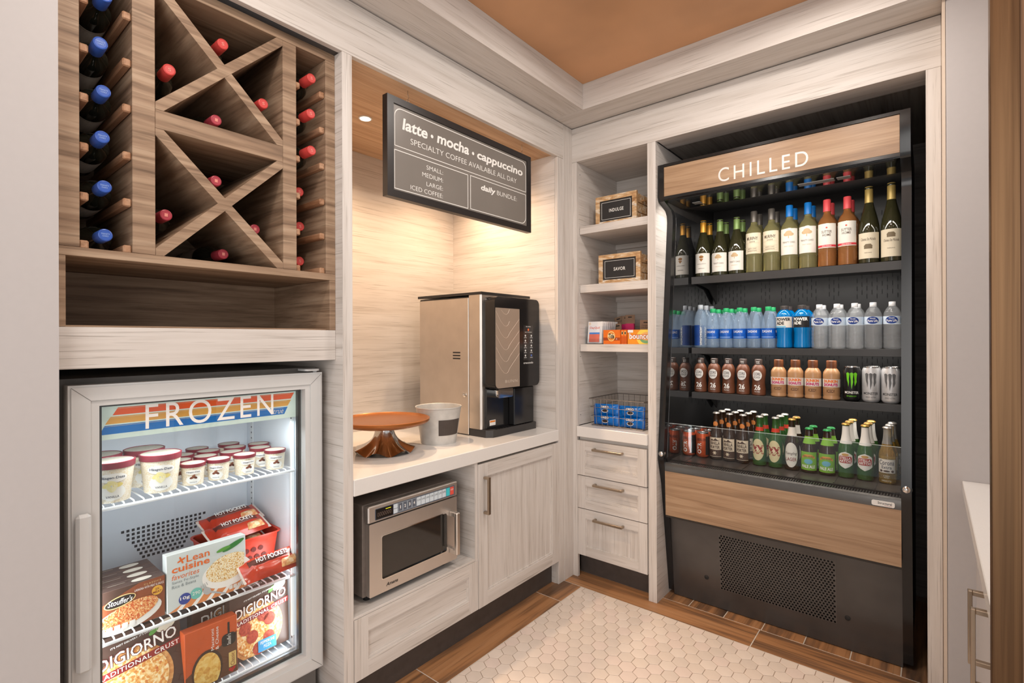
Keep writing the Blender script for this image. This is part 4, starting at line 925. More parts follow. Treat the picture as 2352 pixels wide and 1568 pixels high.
for i in range(5):
    for y in (-0.302, -0.250):
        z = 1.365-0.0265*i-0.012
        cm.add('drink_icon', flat(ell(y, z, 0.0055, 0.0055, 12), 'X', -0.1025), ICON if not (i == 4 and y > -0.28) else ink('icon_blue', 90, 120, 200), parent=tc_)
        cm.add('icon_caption', flat(rect(y-0.011, y+0.011, z-0.0125, z-0.0095), 'X', -0.1025), ink('icon_grey', 190, 190, 190), parent=tc_)
cm.add('status_light', flat(ell(-0.276, 1.385, 0.007, 0.007, 14), 'X', -0.1025), ink('status_orange', 226, 110, 60), parent=tc_)
cm.add('panel_lettering', text('SELECT BEVERAGE', -0.306, -0.246, 1.3695, 1.374, 'X', -0.1025), ICON, parent=tc_); cm.add('panel_lettering', text('BUNN', -0.296, -0.256, 1.399, 1.404, 'X', -0.1025), ICON, parent=tc_)
cm.add('model_lettering', text('crescendo', -0.318, -0.234, 1.203, 1.214, 'X', -0.1030, bold=0.01), ICON, parent=dx)
cm.add('nozzle', join(prism(rpoly(-0.505, -0.385, 1.036, 1.082, 0.01), 'X', -0.1775, -0.120)), CHROME, smooth=True)
cm.add('splash_back', box(-0.1775, -0.165, CY0+0.03, CY1-0.01, 0.880, 1.0825), BLACK)
cm.add('hot_water_box', box(-0.1645, -0.125, -0.37, -0.20, 0.8815, 1.078, 0.004), BLACK)
wl = cm.add('warning_label', box(-0.1648, -0.1642, -0.52, -0.475, 0.895, 0.922), INK_W); cm.add('warning_band', box(-0.1643, -0.1638, -0.518, -0.477, 0.911, 0.919), ink('warn_orange', 226, 130, 40), parent=wl)
# cake stand
BRZ = pm('amber_lacquer', srgb(164, 100, 50), 0.28, metal=0.5, var=0.06, scale=6)
cs = Thing('cake_stand', 'amber cake stand with a wavy polished metal foot', 'cake stand', (-0.285, -1.075, 0.842), local=True)
cs.add('plate', lathe([(0, 0.122), (0.15, 0.118), (0.185, 0.128), (0.196, 0.138), (0.197, 0.147), (0.190, 0.149), (0.180, 0.141), (0.165, 0.138), (0, 0.138)], 48), BRZ, smooth=True)
V, F = [], []; NA, NR = 64, 12
for k in range(NR+1):
    q = k/NR
    r = 0.038+0.012*q+0.075*q**3.0; z = 0.120*(1-q)
    for i in range(NA):
        a = 2*PI*i/NA; am = q**2.2
        V.append((r*(1+0.06*am*math.cos(7*a))*math.cos(a), r*(1+0.06*am*math.cos(7*a))*math.sin(a), z+0.011*am*(1+math.cos(7*a))))
for k in range(NR):
    for i in range(NA):
        j = (i+1) % NA; F.append((k*NA+i, k*NA+j, (k+1)*NA+j, (k+1)*NA+i))
cs.add('foot', (V, F), CHROME, smooth=True)
# zinc bucket
ZINC = pm('whitewashed_zinc', srgb(196, 194, 190), 0.5, metal=0.15, var=0.12, scale=22)
bu = Thing('metal_bucket', 'small whitewashed metal bucket with a dark chalk label', 'bucket', (-0.262, -0.778, 0.842), (0, 0, 0.0), local=True)
bu.add('wall', lathe([(0, 0.004), (0.080, 0.004), (0.081, 0.0), (0.084, 0.0), (0.098, 0.10), (0.108, 0.168), (0.111, 0.170), (0.1105, 0.174), (0.107, 0.172), (0.094, 0.10), (0.080, 0.006), (0, 0.006)], 40), ZINC, smooth=True)
bu.add('chalk_label', rotz(conepatch([(0.0905, 0.045), (0.101, 0.118)], -0.62, 0.62, 0.0008, 14), PI/2-0.30+0.18), pm('chalkboard', srgb(70, 62, 58), 0.7, var=0.1))

# ------------------------------------------------------------------ microwave
MX = -0.030
SST = pm('brushed_steel_warm', srgb(208, 202, 197), 0.36, metal=0.9, var=0.03, scale=9)
DST = pm('dark_steel_case', srgb(126, 117, 111), 0.45, metal=0.3, var=0.1, scale=40)
mw = Thing('microwave_oven', 'stainless steel commercial microwave on the open shelf', 'microwave', (-0.28, -1.115, 0.3565))
mw.add('case', box(-0.53, MX-0.024, -1.345, -0.886, 0.379, 0.722, 0.003), DST)
cpn = mw.add('control_panel', box(MX-0.0235, MX+0.003, -1.338, -0.884, 0.656, 0.718, 0.004), SST)
dd = mw.add('door', ring(rpoly(-1.332, -0.885, 0.382, 0.652, 0.004, 4), rpoly(-1.280, -0.943, 0.430, 0.598, 0.010, 4), 'X', MX-0.0235, MX), SST)
mw.add('door_window', prism(rpoly(-1.280, -0.943, 0.430, 0.598, 0.010, 4), 'X', MX-0.02, MX-0.006), pm('dark_oven_glass', srgb(38, 36, 34), 0.06, spec=0.8, var=0), parent=dd)
mw.add('window_trim', ring(rpoly(-1.280, -0.943, 0.430, 0.598, 0.010, 4), rpoly(-1.277, -0.946, 0.433, 0.595, 0.008, 4), 'X', MX-0.006, MX+0.0015), CHROME, parent=dd)
mw.add('handle', join(box(MX+0.028, MX+0.046, -0.930, -0.908, 0.418, 0.598, 0.004), box(MX, MX+0.034, -0.930, -0.908, 0.418, 0.440, 0.003), box(MX, MX+0.034, -0.930, -0.908, 0.576, 0.598, 0.003)), STEEL, parent=dd)
mw.add('maker_lettering', text('Amana', -1.258, -1.203, 0.400, 0.413, 'X', MX+0.0006, shear=0.3, bold=0.01), INK_K, parent=dd)
mw.add('keypad_strip', prism(rpoly(-1.309, -0.900, 0.663, 0.705, 0.004), 'X', MX+0.003, MX+0.0036), ink('keypad_grey', 92, 98, 110), parent=cpn)
mw.add('display', box(MX+0.0036, MX+0.0042, -1.306, -1.228, 0.665, 0.703), pm('black_display', (0.01, 0.008, 0.008), 0.1, var=0), parent=cpn)
mw.add('display_bar', box(MX+0.0043, MX+0.0046, -1.262, -1.238, 0.695, 0.697), pm('lit_yellow', srgb(226, 222, 40), 0.5, var=0, emit=0.6), parent=cpn)
mw.add('display_digits', text('0000000', -1.300, -1.236, 0.674, 0.690, 'X', MX+0.0044), ink('digit_brown', 96, 80, 70), parent=cpn)
KW = ink('key_white', 206, 216, 224)
for a, b in ((0.686, 0.702), (0.667, 0.684)): mw.add('key', box(MX+0.0036, MX+0.0044, -1.225, -1.206, a, b), KW, parent=cpn)
for i, s_ in enumerate('1234'):
    y = -1.2025+i*0.0227
    mw.add('key_outline', frame(y, y+0.0205, 0.668, 0.701, 0.0006, 'X', MX+0.0036, MX+0.0042), KW, parent=cpn)
    mw.add('key_lettering', text(s_, y+(0.0065 if i else 0.0085), y+(0.0135 if i else 0.0120), 0.679, 0.691, 'X', MX+0.0042, bold=0.03), INK_W, parent=cpn)
for i, s_ in enumerate(('0:30', '0:45', '1:00', '1:30', '2:00', '2:30', 'ENTER', '', 'STOP')):
    y = -1.1112+i*0.0229
    mw.add('key', box(MX+0.0036, MX+0.0044, y, y+0.0205, 0.668, 0.701), KW if i < 7 else ink('key_teal', 64, 196, 206) if i == 7 else ink('key_red', 222, 84, 70), parent=cpn)
    if s_: mw.add('key_lettering', text(s_, y+0.002, y+0.0185, 0.686, 0.693, 'X', MX+0.0046), INK_K if i < 7 else INK_W, parent=cpn)
for y in (-1.31, -0.93):
    for x in (-0.50, -0.08): mw.add('foot', move(lathe([(0, 0.3566), (0.013, 0.3566), (0.016, 0.3785), (0, 0.3785)], 12), x, y, 0), BLKD)

# ------------------------------------------------------------------ open shelf contents
RUST = wood('weathered_pale_wood', 0, [(0.3, srgb(164, 122, 82)), (0.43, srgb(200, 158, 112)), (0.54, srgb(214, 182, 142)), (0.64, srgb(232, 222, 208))], across=42, along=13, fine=160, rough=0.75, dist=1.2)
CHALK = pm('chalk_black', srgb(44, 42, 42), 0.6, var=0.05)
def crate(label, x0, x1, z0, z1, word, wx, yb=0.36, yf=0.10):
    t = Thing('wooden_crate', label, 'crate', ((x0+x1)/2, (yf+yb)/2, z0), group='small weathered crates on the shelves')
    f = t.add('front_frame', frame(x0, x1, z0, z1, 0.026, 'Y', yf, yf+0.016), RUST)
    p = t.add('chalk_panel', box(x0+0.026, x1-0.026, yf+0.004, yf+0.014, z0+0.026, z1-0.026), CHALK, parent=f)
    t.add('white_border', frame(x0+0.037, x1-0.037, z0+0.036, z1-0.036, 0.0016, 'Y', yf+0.0034, yf+0.0040), INK_W, parent=f)
    zc = (z0+z1)/2
    t.add('lettering', text(word, wx[0], wx[1], zc-0.0095, zc+0.0095, 'Y', yf+0.0034, bold=0.015, space=1.1), INK_W, parent=f)
    for i in range(3):
        h = (z1-z0-0.01)/3
        for xs_ in (x0+0.002, x1-0.012): t.add('side_slat', box(xs_, xs_+0.010, yf+0.0165, yb, z0+0.004+i*h, z0+h*(i+1)-0.001, 0.001), RUST)
    t.add('base_board', box(x0+0.0125, x1-0.0125, yf+0.0165, yb, z0, z0+0.008), RUST); t.add('back_board', box(x0+0.0125, x1-0.0125, yb-0.01, yb, z0+0.0085, z1-0.004), RUST)
    rp = [(x1+0.002, yf+0.12+0.05*math.cos(a), z1-0.035-0.02*math.sin(a)+0.01*math.cos(3*a)) for a in [PI*k/8 for k in range(9)]]
    t.add('rope_handle', tube([(x1-0.004, rp[0][1], rp[0][2])]+[(x1+0.010, p[1], p[2]) for p in rp]+[(x1-0.004, rp[-1][1], rp[-1][2])], 0.0055, 8), pm('jute_rope', srgb(160, 120, 80), 0.9, var=0.25, scale=300), smooth=True)
    return t
crate('weathered wooden crate with a chalk panel reading INDULGE', 0.094, 0.345, 1.9685, 2.136, 'INDULGE', (0.178, 0.266))
crate('weathered wooden crate with a chalk panel reading SAVOR', 0.112, 0.366, 1.639, 1.806, 'SAVOR', (0.205, 0.276))
S3 = 1.3058
# medicine cards in a clear holder
hol = Thing('acrylic_holder', 'clear acrylic holder with medicine cards on the lowest shelf', 'holder', (0.09, 0.18, S3))
hol.add('tray', join(box(0.040, 0.148, 0.070, 0.27, S3+0.0002, S3+0.003), box(0.040, 0.0425, 0.070, 0.27, S3+0.003, S3+0.10), box(0.1455, 0.148, 0.070, 0.27, S3+0.003, S3+0.10), box(0.0425, 0.1455, 0.267, 0.27, S3+0.003, S3+0.10), box(0.0425, 0.1455, 0.070, 0.0725, S3+0.003, S3+0.03)), ACRY2)
CARDW = pm('medicine_card', srgb(226, 224, 224), 0.4, var=0.02)
mcd = Thing('medicine_card', 'medicine blister card at the front of the clear holder', 'medicine card', (0.092, 0.085, S3+0.0035), (-0.12, 0, 0), 'medicine cards in the clear holder', local=True)
mcd.add('card', box(-0.047, 0.047, 0.0, 0.0015, 0, 0.125), CARDW)
mcd.add('window', prism(rpoly(-0.034, 0.034, 0.006, 0.100, 0.006), 'Y', -0.005, -0.0002), pm('blister_white', srgb(222, 224, 230), 0.2, var=0.02))
mcd.add('red_panel', flat(rect(-0.033, 0.033, 0.007, 0.052), 'Y', -0.0054), ink('salmon', 214, 112, 92)); mcd.add('blue_panel', flat(rect(-0.033, 0.033, 0.052, 0.062), 'Y', -0.0054), ink('med_blue', 70, 130, 206))
mcd.add('lettering', text('DayQuil', -0.031, 0.031, 0.079, 0.095, 'Y', -0.0056, bold=0.01), ink('med_orange', 214, 84, 44))
mcd.add('seal_mark', ring(ell(-0.036, 0.112, 0.006, 0.007, 14), ell(-0.036, 0.112, 0.0042, 0.005, 14), 'Y', -0.0006, -0.0001), ink('gold_mark', 222, 170, 90))
for i in range(8):
    dup(mcd, (0.092+0.0012*i, 0.085+0.0195*(i+1), S3+0.0035), 'medicine blister card standing behind the front one in the holder', 'medicine cards in the clear holder')
# detergent boxes
TOR = pm('detergent_orange', srgb(230, 116, 36), 0.4, var=0.05, scale=30)
def detergent(name, label, x0, x1, z1, yf, yb, mat, cat):
    t = Thing(name, label, cat, ((x0+x1)/2, (yf+yb)/2, S3))
    t.add('box', box(x0, x1, yf, yb, S3, z1, 0.0008), mat)
    return t
t = detergent('detergent_box', 'orange laundry detergent box with a round bullseye logo', 0.152, 0.255, 1.384, 0.080, 0.16, TOR, 'detergent box')
t.add('band', flat(rect(0.1525, 0.2545, S3+0.020, S3+0.036), 'Y', 0.0796), ink('band_rust', 160, 66, 24))
t.add('logo_ring', flat(ell(0.202, S3+0.043, 0.023, 0.028, 26), 'Y', 0.0793), ink('logo_yellow', 246, 214, 140)); t.add('logo_disc', flat(ell(0.202, S3+0.043, 0.0195, 0.024, 26), 'Y', 0.0790), ink('logo_orange', 226, 140, 56)); t.add('logo_patch', flat(ell(0.202, S3+0.045, 0.020, 0.012, 20), 'Y', 0.0788), ink('logo_cream', 248, 226, 180))
t.add('lettering', text('Tide', 0.185, 0.220, S3+0.030, S3+0.058, 'Y', 0.0785, bold=0.03, shear=0.2), ink('logo_dark', 52, 44, 40)); t.add('lettering', text('K', 0.232, 0.239, S3+0.024, S3+0.032, 'Y', 0.079), INK_W)
for i, lab in enumerate(('narrow orange detergent box standing next to the bullseye box', 'narrow orange detergent box next to the dryer sheet box')):
    x0 = 0.2565+i*0.0175
    q = detergent('detergent_box', lab, x0, x0+0.0165, 1.384, 0.088, 0.19, TOR, 'detergent box')
    q.add('logo_ring', flat(ell(x0+0.008, S3+0.060, 0.006, 0.011, 16), 'Y', 0.0876), ink('logo_yellow', 246, 214, 140)); q.add('logo_disc', flat(ell(x0+0.008, S3+0.060, 0.0042, 0.008, 16), 'Y', 0.0873), ink('logo_dark', 52, 44, 40))
    q.add('band', flat(rect(x0+0.001, x0+0.0155, S3+0.004, S3+0.042), 'Y', 0.0876), ink('band_dull', 204, 92, 28))
BOR = pm('dryer_sheet_orange', srgb(238, 150, 44), 0.4, var=0.05)
t = detergent('dryer_sheet_box', 'orange and yellow dryer sheet box at the shelf end', 0.300, 0.4515, 1.383, 0.080, 0.17, BOR, 'dryer sheet box')
t.add('swoosh', flat(clip(clip(clip(ell(0.404, S3+0.036, 0.052, 0.048, 30), 1, S3+0.001, True), 1, 1.3825, False), 0, 0.451, False), 'Y', 0.0796), ink('swoosh_yellow', 244, 214, 90))
t.add('picture', flat(ell(0.408, S3+0.028, 0.036, 0.024, 24), 'Y', 0.0792), ink('meadow', 120, 166, 120)); t.add('picture', flat(ell(0.408, S3+0.042, 0.032, 0.022, 24), 'Y', 0.0790), ink('sky_peach', 236, 180, 110))
t.add('lettering_edge', text('bounce', 0.308, 0.428, S3+0.024, S3+0.062, 'Y', 0.0786, bold=0.09), ink('sheet_red', 206, 84, 28)); t.add('lettering', text('bounce', 0.311, 0.425, S3+0.027, S3+0.059, 'Y', 0.0782, bold=0.03), INK_W)
t.add('corner_tag', flat(rpoly(0.3015, 0.333, S3+0.062, S3+0.0765, 0.003), 'Y', 0.0790), INK_W)
# hanging packs behind
KRAFT = pm('kraft_card', srgb(150, 124, 102), 0.7, var=0.06); PINK = pm('pink_bristle_plastic', srgb(206, 46, 108), 0.35, var=0.08)
def hang(label, x, y, w, h, rz, body, kind):
    t = Thing('hanging_pack', label, 'hanging pack', (x, y, S3), (0, rz, 0), local=True)
    t.add('header_card', box(-w/2, w/2, 0, 0.0015, h*0.70 if body else 0.0, h), KRAFT)
    t.add('euro_slot', flat(rpoly(-0.012, 0.012, h-0.016, h-0.010, 0.0025), 'Y', -0.0004), INK_K)
    if kind: t.add('lettering', text(kind, -w*0.38, w*0.38, h-0.044, h-0.024, 'Y', -0.0004), ink('kraft_text', 50, 42, 36))
    if body: t.add('pouch', prism(rpoly(-w*0.46, w*0.46, 0.0, h*0.70, 0.006), 'Y', -0.008, 0.008), body)
    return t
hang('pink toothbrush pack on a kraft card behind the detergent', 0.213, 0.285, 0.060, 0.168, 0.0, PINK, '')
hang('second pink pack tucked behind the medicine cards', 0.176, 0.31, 0.055, 0.165, 0.0, PINK, '')
hang('kraft card pack leaning left behind the medicine cards', 0.150, 0.33, 0.052, 0.165, -0.24, None, 'Dental\nFloss')
hang('compact sewing kit card behind the dryer sheet box', 0.345, 0.20, 0.066, 0.132, 0.03, None, 'Compact\nLint Roller')
hang('small grey and red packet leaning behind the medicine cards', 0.166, 0.245, 0.044, 0.118, -0.1, pm('grey_red_packet', srgb(190, 180, 176), 0.4, var=0.2, scale=40), '')
t = Thing('blue_packet', 'blue packet lying behind the dryer sheet box', 'packet', (0.40, 0.23, S3)); t.add('wrap', box(0.36, 0.448, 0.20, 0.26, S3, S3+0.083, 0.006), pm('blue_wrap', srgb(36, 110, 190), 0.35, var=0.06)); t.add('end_fold', box(0.3602, 0.4478, 0.1985, 0.1998, S3+0.01, S3+0.07), INK_W)
# wire basket with four cookie packets
WB_ = pm('galvanised_wire', srgb(136, 130, 126), 0.4, metal=0.8, var=0.06)
ZB = 0.8473
wb = Thing('wire_basket', 'grey wire basket on the small white stone top', 'basket', (0.245, 0.2, ZB))
def loop(x0, x1, y0, y1, z): return [(p[0], p[1], z) for p in rpoly(x0, x1, y0, y1, 0.008, 3)]
BX0, BX1, BY0, BY1, BZ = 0.072, 0.405, 0.055, 0.40, ZB+0.152
def bl(q): return (BX0+0.012*(1-q), BX1-0.012*(1-q), BY0+0.010*(1-q), BY1-0.010*(1-q))
wb.add('rim', tube(loop(*bl(1), BZ), 0.0028, 8, closed=True), WB_, smooth=True)
for q in (0.02, 0.35, 0.68):
    wb.add('hoop', tube(loop(*bl(q), ZB+0.0025+0.15*q), 0.0014, 6, closed=True), WB_, smooth=True)
g = []
a0 = bl(0.0)
for i in range(10):
    u = i/9; x_, xb = BX0+(BX1-BX0)*u, a0[0]+(a0[1]-a0[0])*u
    g += [tube([(x_, BY0, BZ), (xb, a0[2], ZB+0.0015), (xb, a0[3], ZB+0.0015), (x_, BY1, BZ)], 0.0013, 5)]
for i in range(10):
    u = i/9; y_, yb = BY0+(BY1-BY0)*u, a0[2]+(a0[3]-a0[2])*u
    g += [tube([(BX0, y_, BZ), (a0[0], yb, ZB+0.003), (a0[1], yb, ZB+0.003), (BX1, y_, BZ)], 0.0013, 5)]
wb.add('wires', join(*g), WB_, smooth=True)
BLUEF = pm('blue_cookie_film', srgb(0, 104, 190), 0.25, var=0.15, scale=30)
def fy(g): return xf(g, lambda x, y, z: (y, -x, z))   # turn a pack that faces +X to face -Y
ck = Thing('cookie_packet', '', 'cookie packet', (0, 0, 0), local=True)
ck.add('film', fy(pillow(0.150, 0.060, 0.044, seed=5, wr=0.0015, crimp=0.010)), BLUEF, smooth=True)
ck.add('logo_shadow', text('OREO', -0.026, 0.026, 0.004, 0.021, 'Y', -0.0236, bold=0.09), ink('logo_blue_dark', 10, 40, 110)); ck.add('lettering', text('OREO', -0.024, 0.024, 0.006, 0.019, 'Y', -0.0240, bold=0.04), INK_W)
ck.add('biscuit_print', flat(ell(0.002, -0.008, 0.020, 0.010, 18), 'Y', -0.0232), ink('biscuit_white', 232, 232, 232)); ck.add('biscuit_print', flat(ell(0.002, -0.007, 0.017, 0.0085, 18), 'Y', -0.0236), ink('biscuit_dark', 44, 34, 34))
ck.add('end_seal', join(box(-0.078, -0.067, -0.001, 0.001, -0.027, 0.027), box(0.067, 0.078, -0.001, 0.001, -0.027, 0.027)), ink('seal_blue', 10, 70, 150))
first = True
for x, z, w in ((0.160, 0.035, 'lower left'), (0.314, 0.035, 'lower right'), (0.160, 0.092, 'upper left'), (0.314, 0.092, 'upper right')):
    loc = (x, 0.100, ZB+z); lab = 'blue cookie packet, %s of the four in the wire basket' % w
    if first: ck.o.location = loc; ck.o['label'] = lab; ck.o['group'] = 'blue cookie packets in the wire basket'; ck.o.rotation_euler = (-0.1, 0, 0.02); first = False
    else: dup(ck, loc, lab, 'blue cookie packets in the wire basket', rot=(-0.1+random.uniform(-.05, .05), random.uniform(-.04, .04), random.uniform(-.04, .04)))

# ------------------------------------------------------------------ open drinks cooler
XL, XR = 0.4975, 1.5085
IL, IR = 0.528, 1.476
co = Thing('display_cooler', 'tall black open drinks cooler with oak panels and CHILLED lettering', 'drinks cooler', (1.0, 0.45, 0.0))
FP = [(0.026, 2.212), (0.022, 2.05), (0.034, 2.028), (0.120, 2.000), (0.140, 1.975), (0.143, 1.94), (0.017, 0.762), (0.014, 0.73), (0.022, 0.70), (0.056, 0.593), (0.150, 0.02)]
for x0, x1 in ((XL+0.004, IL-0.002), (IR+0.002, XR-0.004)):
    co.add('end_panel', prism([(y+0.02, z) for y, z in FP]+[(0.86, 0.02), (0.86, 2.205)], 'X', x0, x1), BLKM)
for x0, x1 in ((XL, IL), (IR, XR)):
    r_ = co.add('side_rail', prism(FP+[(y+0.042, z-0.004 if i == 0 else z) for i, (y, z) in reversed(list(enumerate(FP)))], 'X', x0, x1), BLACK, smooth=True)
    xm = (x0+x1)/2
    co.add('rail_joint', xf(lathe([(0.0185*math.sin(PI*k/10), -0.019*math.cos(PI*k/10)) for k in range(11)], 18), lambda x, y, z, xm=xm: (xm+x*1.05, 0.030+y, 0.752+z)), CHROME, parent=r_, smooth=True)
for x0, x1 in ((IL-0.0015, IL), (IR, IR+0.0015)):
    co.add('mirror_side', prism([(y+0.05, z) for y, z in FP[3:8]]+[(0.80, 0.70), (0.80, 2.0)], 'X', x0, x1), BLKMIR, label='glossy black inner side wall')
co.add('back_panel', box(IL, IR, 0.79, 0.83, 0.70, 2.16), BLKM)
sl = []
rr = random.Random(3)
for zb in (1.88, 1.60, 1.18, 0.98):
    for xb in (0.62, 0.82, 0.99, 1.16, 1.35):
        for i in range(9):
            for j in range(4):
                if xb in (0.82, 1.16) and not 3 <= i <= 5: continue
                x = xb-0.085+i*0.0215; z = zb-0.06+j*0.042+(i % 2)*0.021
                sl.append(box(x, x+0.003, 0.7885, 0.7899, z, z+0.024))
co.add('back_slots', join(*sl), BLKD, kind='stuff')
co.add('inner_top', prism([(0.263, 2.036), (0.79, 2.115), (0.79, 2.16), (0.263, 2.16)], 'X', IL, IR), BLKM)
# header
hd = co.add('header_box', prism([(0.040, 2.046), (0.040, 2.206), (0.86, 2.206), (0.86, 2.165), (0.262, 2.165), (0.262, 2.036), (0.04, 2.036)], 'X', IL, IR), BLKM)
co.add('header_panel', box(IL+0.0005, IR-0.0005, 0.028, 0.0395, 2.050, 2.198, 0.001), TKX, parent=hd, label='oak header panel')
co.add('header_trim', join(box(IL, IR, 0.024, 0.040, 2.1985, 2.212), box(IL, IR, 0.026, 0.040, 2.036, 2.0495)), BLACK, parent=hd)
co.add('lettering', text('CHILLED', 0.795, 1.166, 2.069, 2.134, 'Y', 0.0275, space=1.3, res=5), pm('brushed_silver_letters', srgb(216, 212, 208), 0.35, metal=0.2, var=0.02), parent=hd, label='silver CHILLED lettering')
co.add('hood_underside', box(IL, IR, 0.0405, 0.262, 2.0330, 2.0350), pm('black_glass_hood', (0.012, 0.012, 0.012), 0.04, spec=1.0, var=0.0, ior=2.2))
for x0, x1 in ((0.62, 0.66), (1.10, 1.24), (1.25, 1.30)): co.add('hood_sticker', box(x0, x1, 0.17, 0.215, 2.0320, 2.0328), ink('sticker_grey', 104, 102, 100))
co.add('led_strip', box(IL+0.02, IR-0.02, 0.043, 0.053, 2.0275, 2.0328), BLKD)
lamp('cooler_led_and_fill_light', 'AREA', (1.0, 0.058, 2.024), 3.6, (1.0, 0.94, 0.86), 0.85, (1.0, 0.46, 1.2), size_y=0.03)
# shelves
SHF = [(1.677, 1.636), (1.284, 1.250), (1.038, 1.003)]
for z1, z0 in SHF:
    s_ = co.add('shelf', box(IL+0.008, IR-0.004, 0.392, 0.785, z1-0.012, z1, 0.001), BLKM)
    co.add('price_rail', box(IL+0.008, IR-0.004, 0.384, 0.3915, z0, z1+0.0, 0.001), BLKM, parent=s_)
    for x in (IL+0.012, IR-0.02): co.add('bracket', prism([(0.40, z1-0.0125), (0.785, z1-0.0125), (0.785, z1-0.13), (0.74, z1-0.10), (0.66, z1-0.05), (0.52, z1-0.035), (0.40, z1-0.03)], 'X', x, x+0.006), BLKM, parent=s_)
    lamp('cooler_led_and_fill_light', 'AREA', (1.0, 0.41, z0-0.004), 0.9, (1.0, 0.94, 0.86), 0.85, (1.0, 0.50, z0-0.3), size_y=0.02)  # added fill lamp under the shelf lip, no strip modelled there
DK = 0.712
co.add('deck', box(IL, IR, 0.11, 0.789, DK-0.02, DK), pm('dark_deck', srgb(62, 56, 53), 0.3, var=0.08))
co.add('deck_divider', join(*[box(x, x+0.004, 0.12, 0.75, DK+0.0002, DK+0.003) for x in (0.60, 0.87, 1.09, 1.24, 1.31, 1.385)]), BLKM)
co.add('air_grille', join(box(IL, IR, 0.046, 0.108, DK-0.03, DK-0.012), *[box(IL+0.008+i*0.0098, IL+0.0135+i*0.0098, 0.048, 0.086, DK-0.012, DK-0.001) for i in range(96)]), BLKM)
co.add('glass_guard', box(IL+0.001, IR-0.001, 0.0885, 0.0935, DK+0.0, 0.900), ACRYL)
co.add('guard_edge', box(IL+0.001, IR-0.001, 0.0884, 0.0936, 0.9002, 0.9012), pm('bright_glass_edge', srgb(206, 214, 214), 0.2, var=0))
fb = co.add('front_bumper', prism([(0.030, 0.668), (0.030, 0.694), (0.034, 0.706), (0.044, 0.711), (0.054, 0.708), (0.054, 0.668)], 'X', IL, IR), pm('gunmetal_bumper', srgb(92, 89, 86), 0.26, metal=0.6, var=0.05), smooth=True)
bgp = co.add('badge', prism(rpoly(1.382, 1.456, 0.672, 0.693, 0.006), 'Y', 0.0275, 0.0295), ink('badge_white', 226, 224, 220), parent=fb, label='white maker badge')
co.add('badge_lettering', text('Structural', 1.402, 1.447, 0.680, 0.689, 'Y', 0.0272, bold=0.01), INK_K, parent=fb); co.add('badge_lettering', text('Concepts', 1.424, 1.447, 0.6745, 0.6785, 'Y', 0.0272), ink('logo_red', 170, 50, 40), parent=fb)
co.add('lower_panel', prism([(0.030, 0.6675), (0.042, 0.6675), (0.050, 0.444), (0.038, 0.444)], 'X', IL, IR), TKX, label='oak lower panel')
co.add('panel_lip', prism([(0.036, 0.4435), (0.052, 0.4435), (0.052, 0.436), (0.040, 0.434)], 'X', IL, IR), BLACK)
# machine compartment with perforated plate: a sloped black sheet
YB = lambda z: 0.148-(z-0.004)*0.115
zt, zb_ = 0.433, 0.004
gx0, gx1, gz0, gz1 = 0.765, 1.250, 0.105, 0.383
def sheet(x0, x1, z0, z1): return prism([(YB(z0), z0), (YB(z1), z1), (YB(z1)+0.003, z1), (YB(z0)+0.003, z0)], 'X', x0, x1)
co.add('base_panel', join(sheet(IL, gx0, zb_, zt), sheet(gx1, IR, zb_, zt), sheet(gx0, gx1, gz1, zt), sheet(gx0, gx1, zb_, gz0)), pm('black_base_sheet', (0.052, 0.047, 0.045), 0.22, spec=0.8, var=0.25, scale=5))
co.add('compartment', box(gx0-0.02, gx1+0.02, 0.20, 0.23, 0.05, 0.42), BLKD)
V, F = [], []
NX, NZ = 36, 24; px_, pz_ = (gx1-gx0)/NX, (gz1-gz0)/NZ
for j in range(NZ):
    for i in range(-1, NX+1):
        cx = gx0+(i+0.5)*px_+(px_/2 if j % 2 else 0); cz = gz0+(j+0.5)*pz_
        xa, xb = max(cx-px_/2, gx0), min(cx+px_/2, gx1)
        if xb-xa < 1e-4: continue
        o = len(V)
        corners = [(xa, cz-pz_/2), (xb, cz-pz_/2), (xb, cz+pz_/2), (xa, cz+pz_/2)]
        if xb-xa < px_*0.95:
            V += [(x, YB(z), z) for x, z in corners]; F.append((o, o+1, o+2, o+3)); continue
        V += [(x, YB(z), z) for x, z in corners]
        hr = 0.0043
        V += [(cx+hr*math.cos(PI/4*k-PI*3/4), YB(cz), cz+hr*math.sin(PI/4*k-PI*3/4)) for k in range(8)]
        for q in range(4):
            a, b = o+q, o+(q+1) % 4; h0, h1, h2 = o+4+2*q, o+4+(2*q+1) % 8, o+4+(2*q+2) % 8
            F += [(a, h1, h0), (a, b, h1), (b, h2, h1)]
co.add('perforated_grille', (V, F), pm('grille_metal', (0.10, 0.094, 0.09), 0.32, spec=0.5, metal=0.3, var=0.1))
for x, z in ((0.700, 0.145), (1.290, 0.145)):
    co.add('screw_hole', xf(lathe([(0.011, 0.0), (0.011, 0.0015), (0.008, 0.002), (0.008, 0.0005), (0, 0.0005)], 18), lambda a, b, c, x=x, z=z: (x+a, YB(z)-c, z+b)), BLKD, smooth=True)

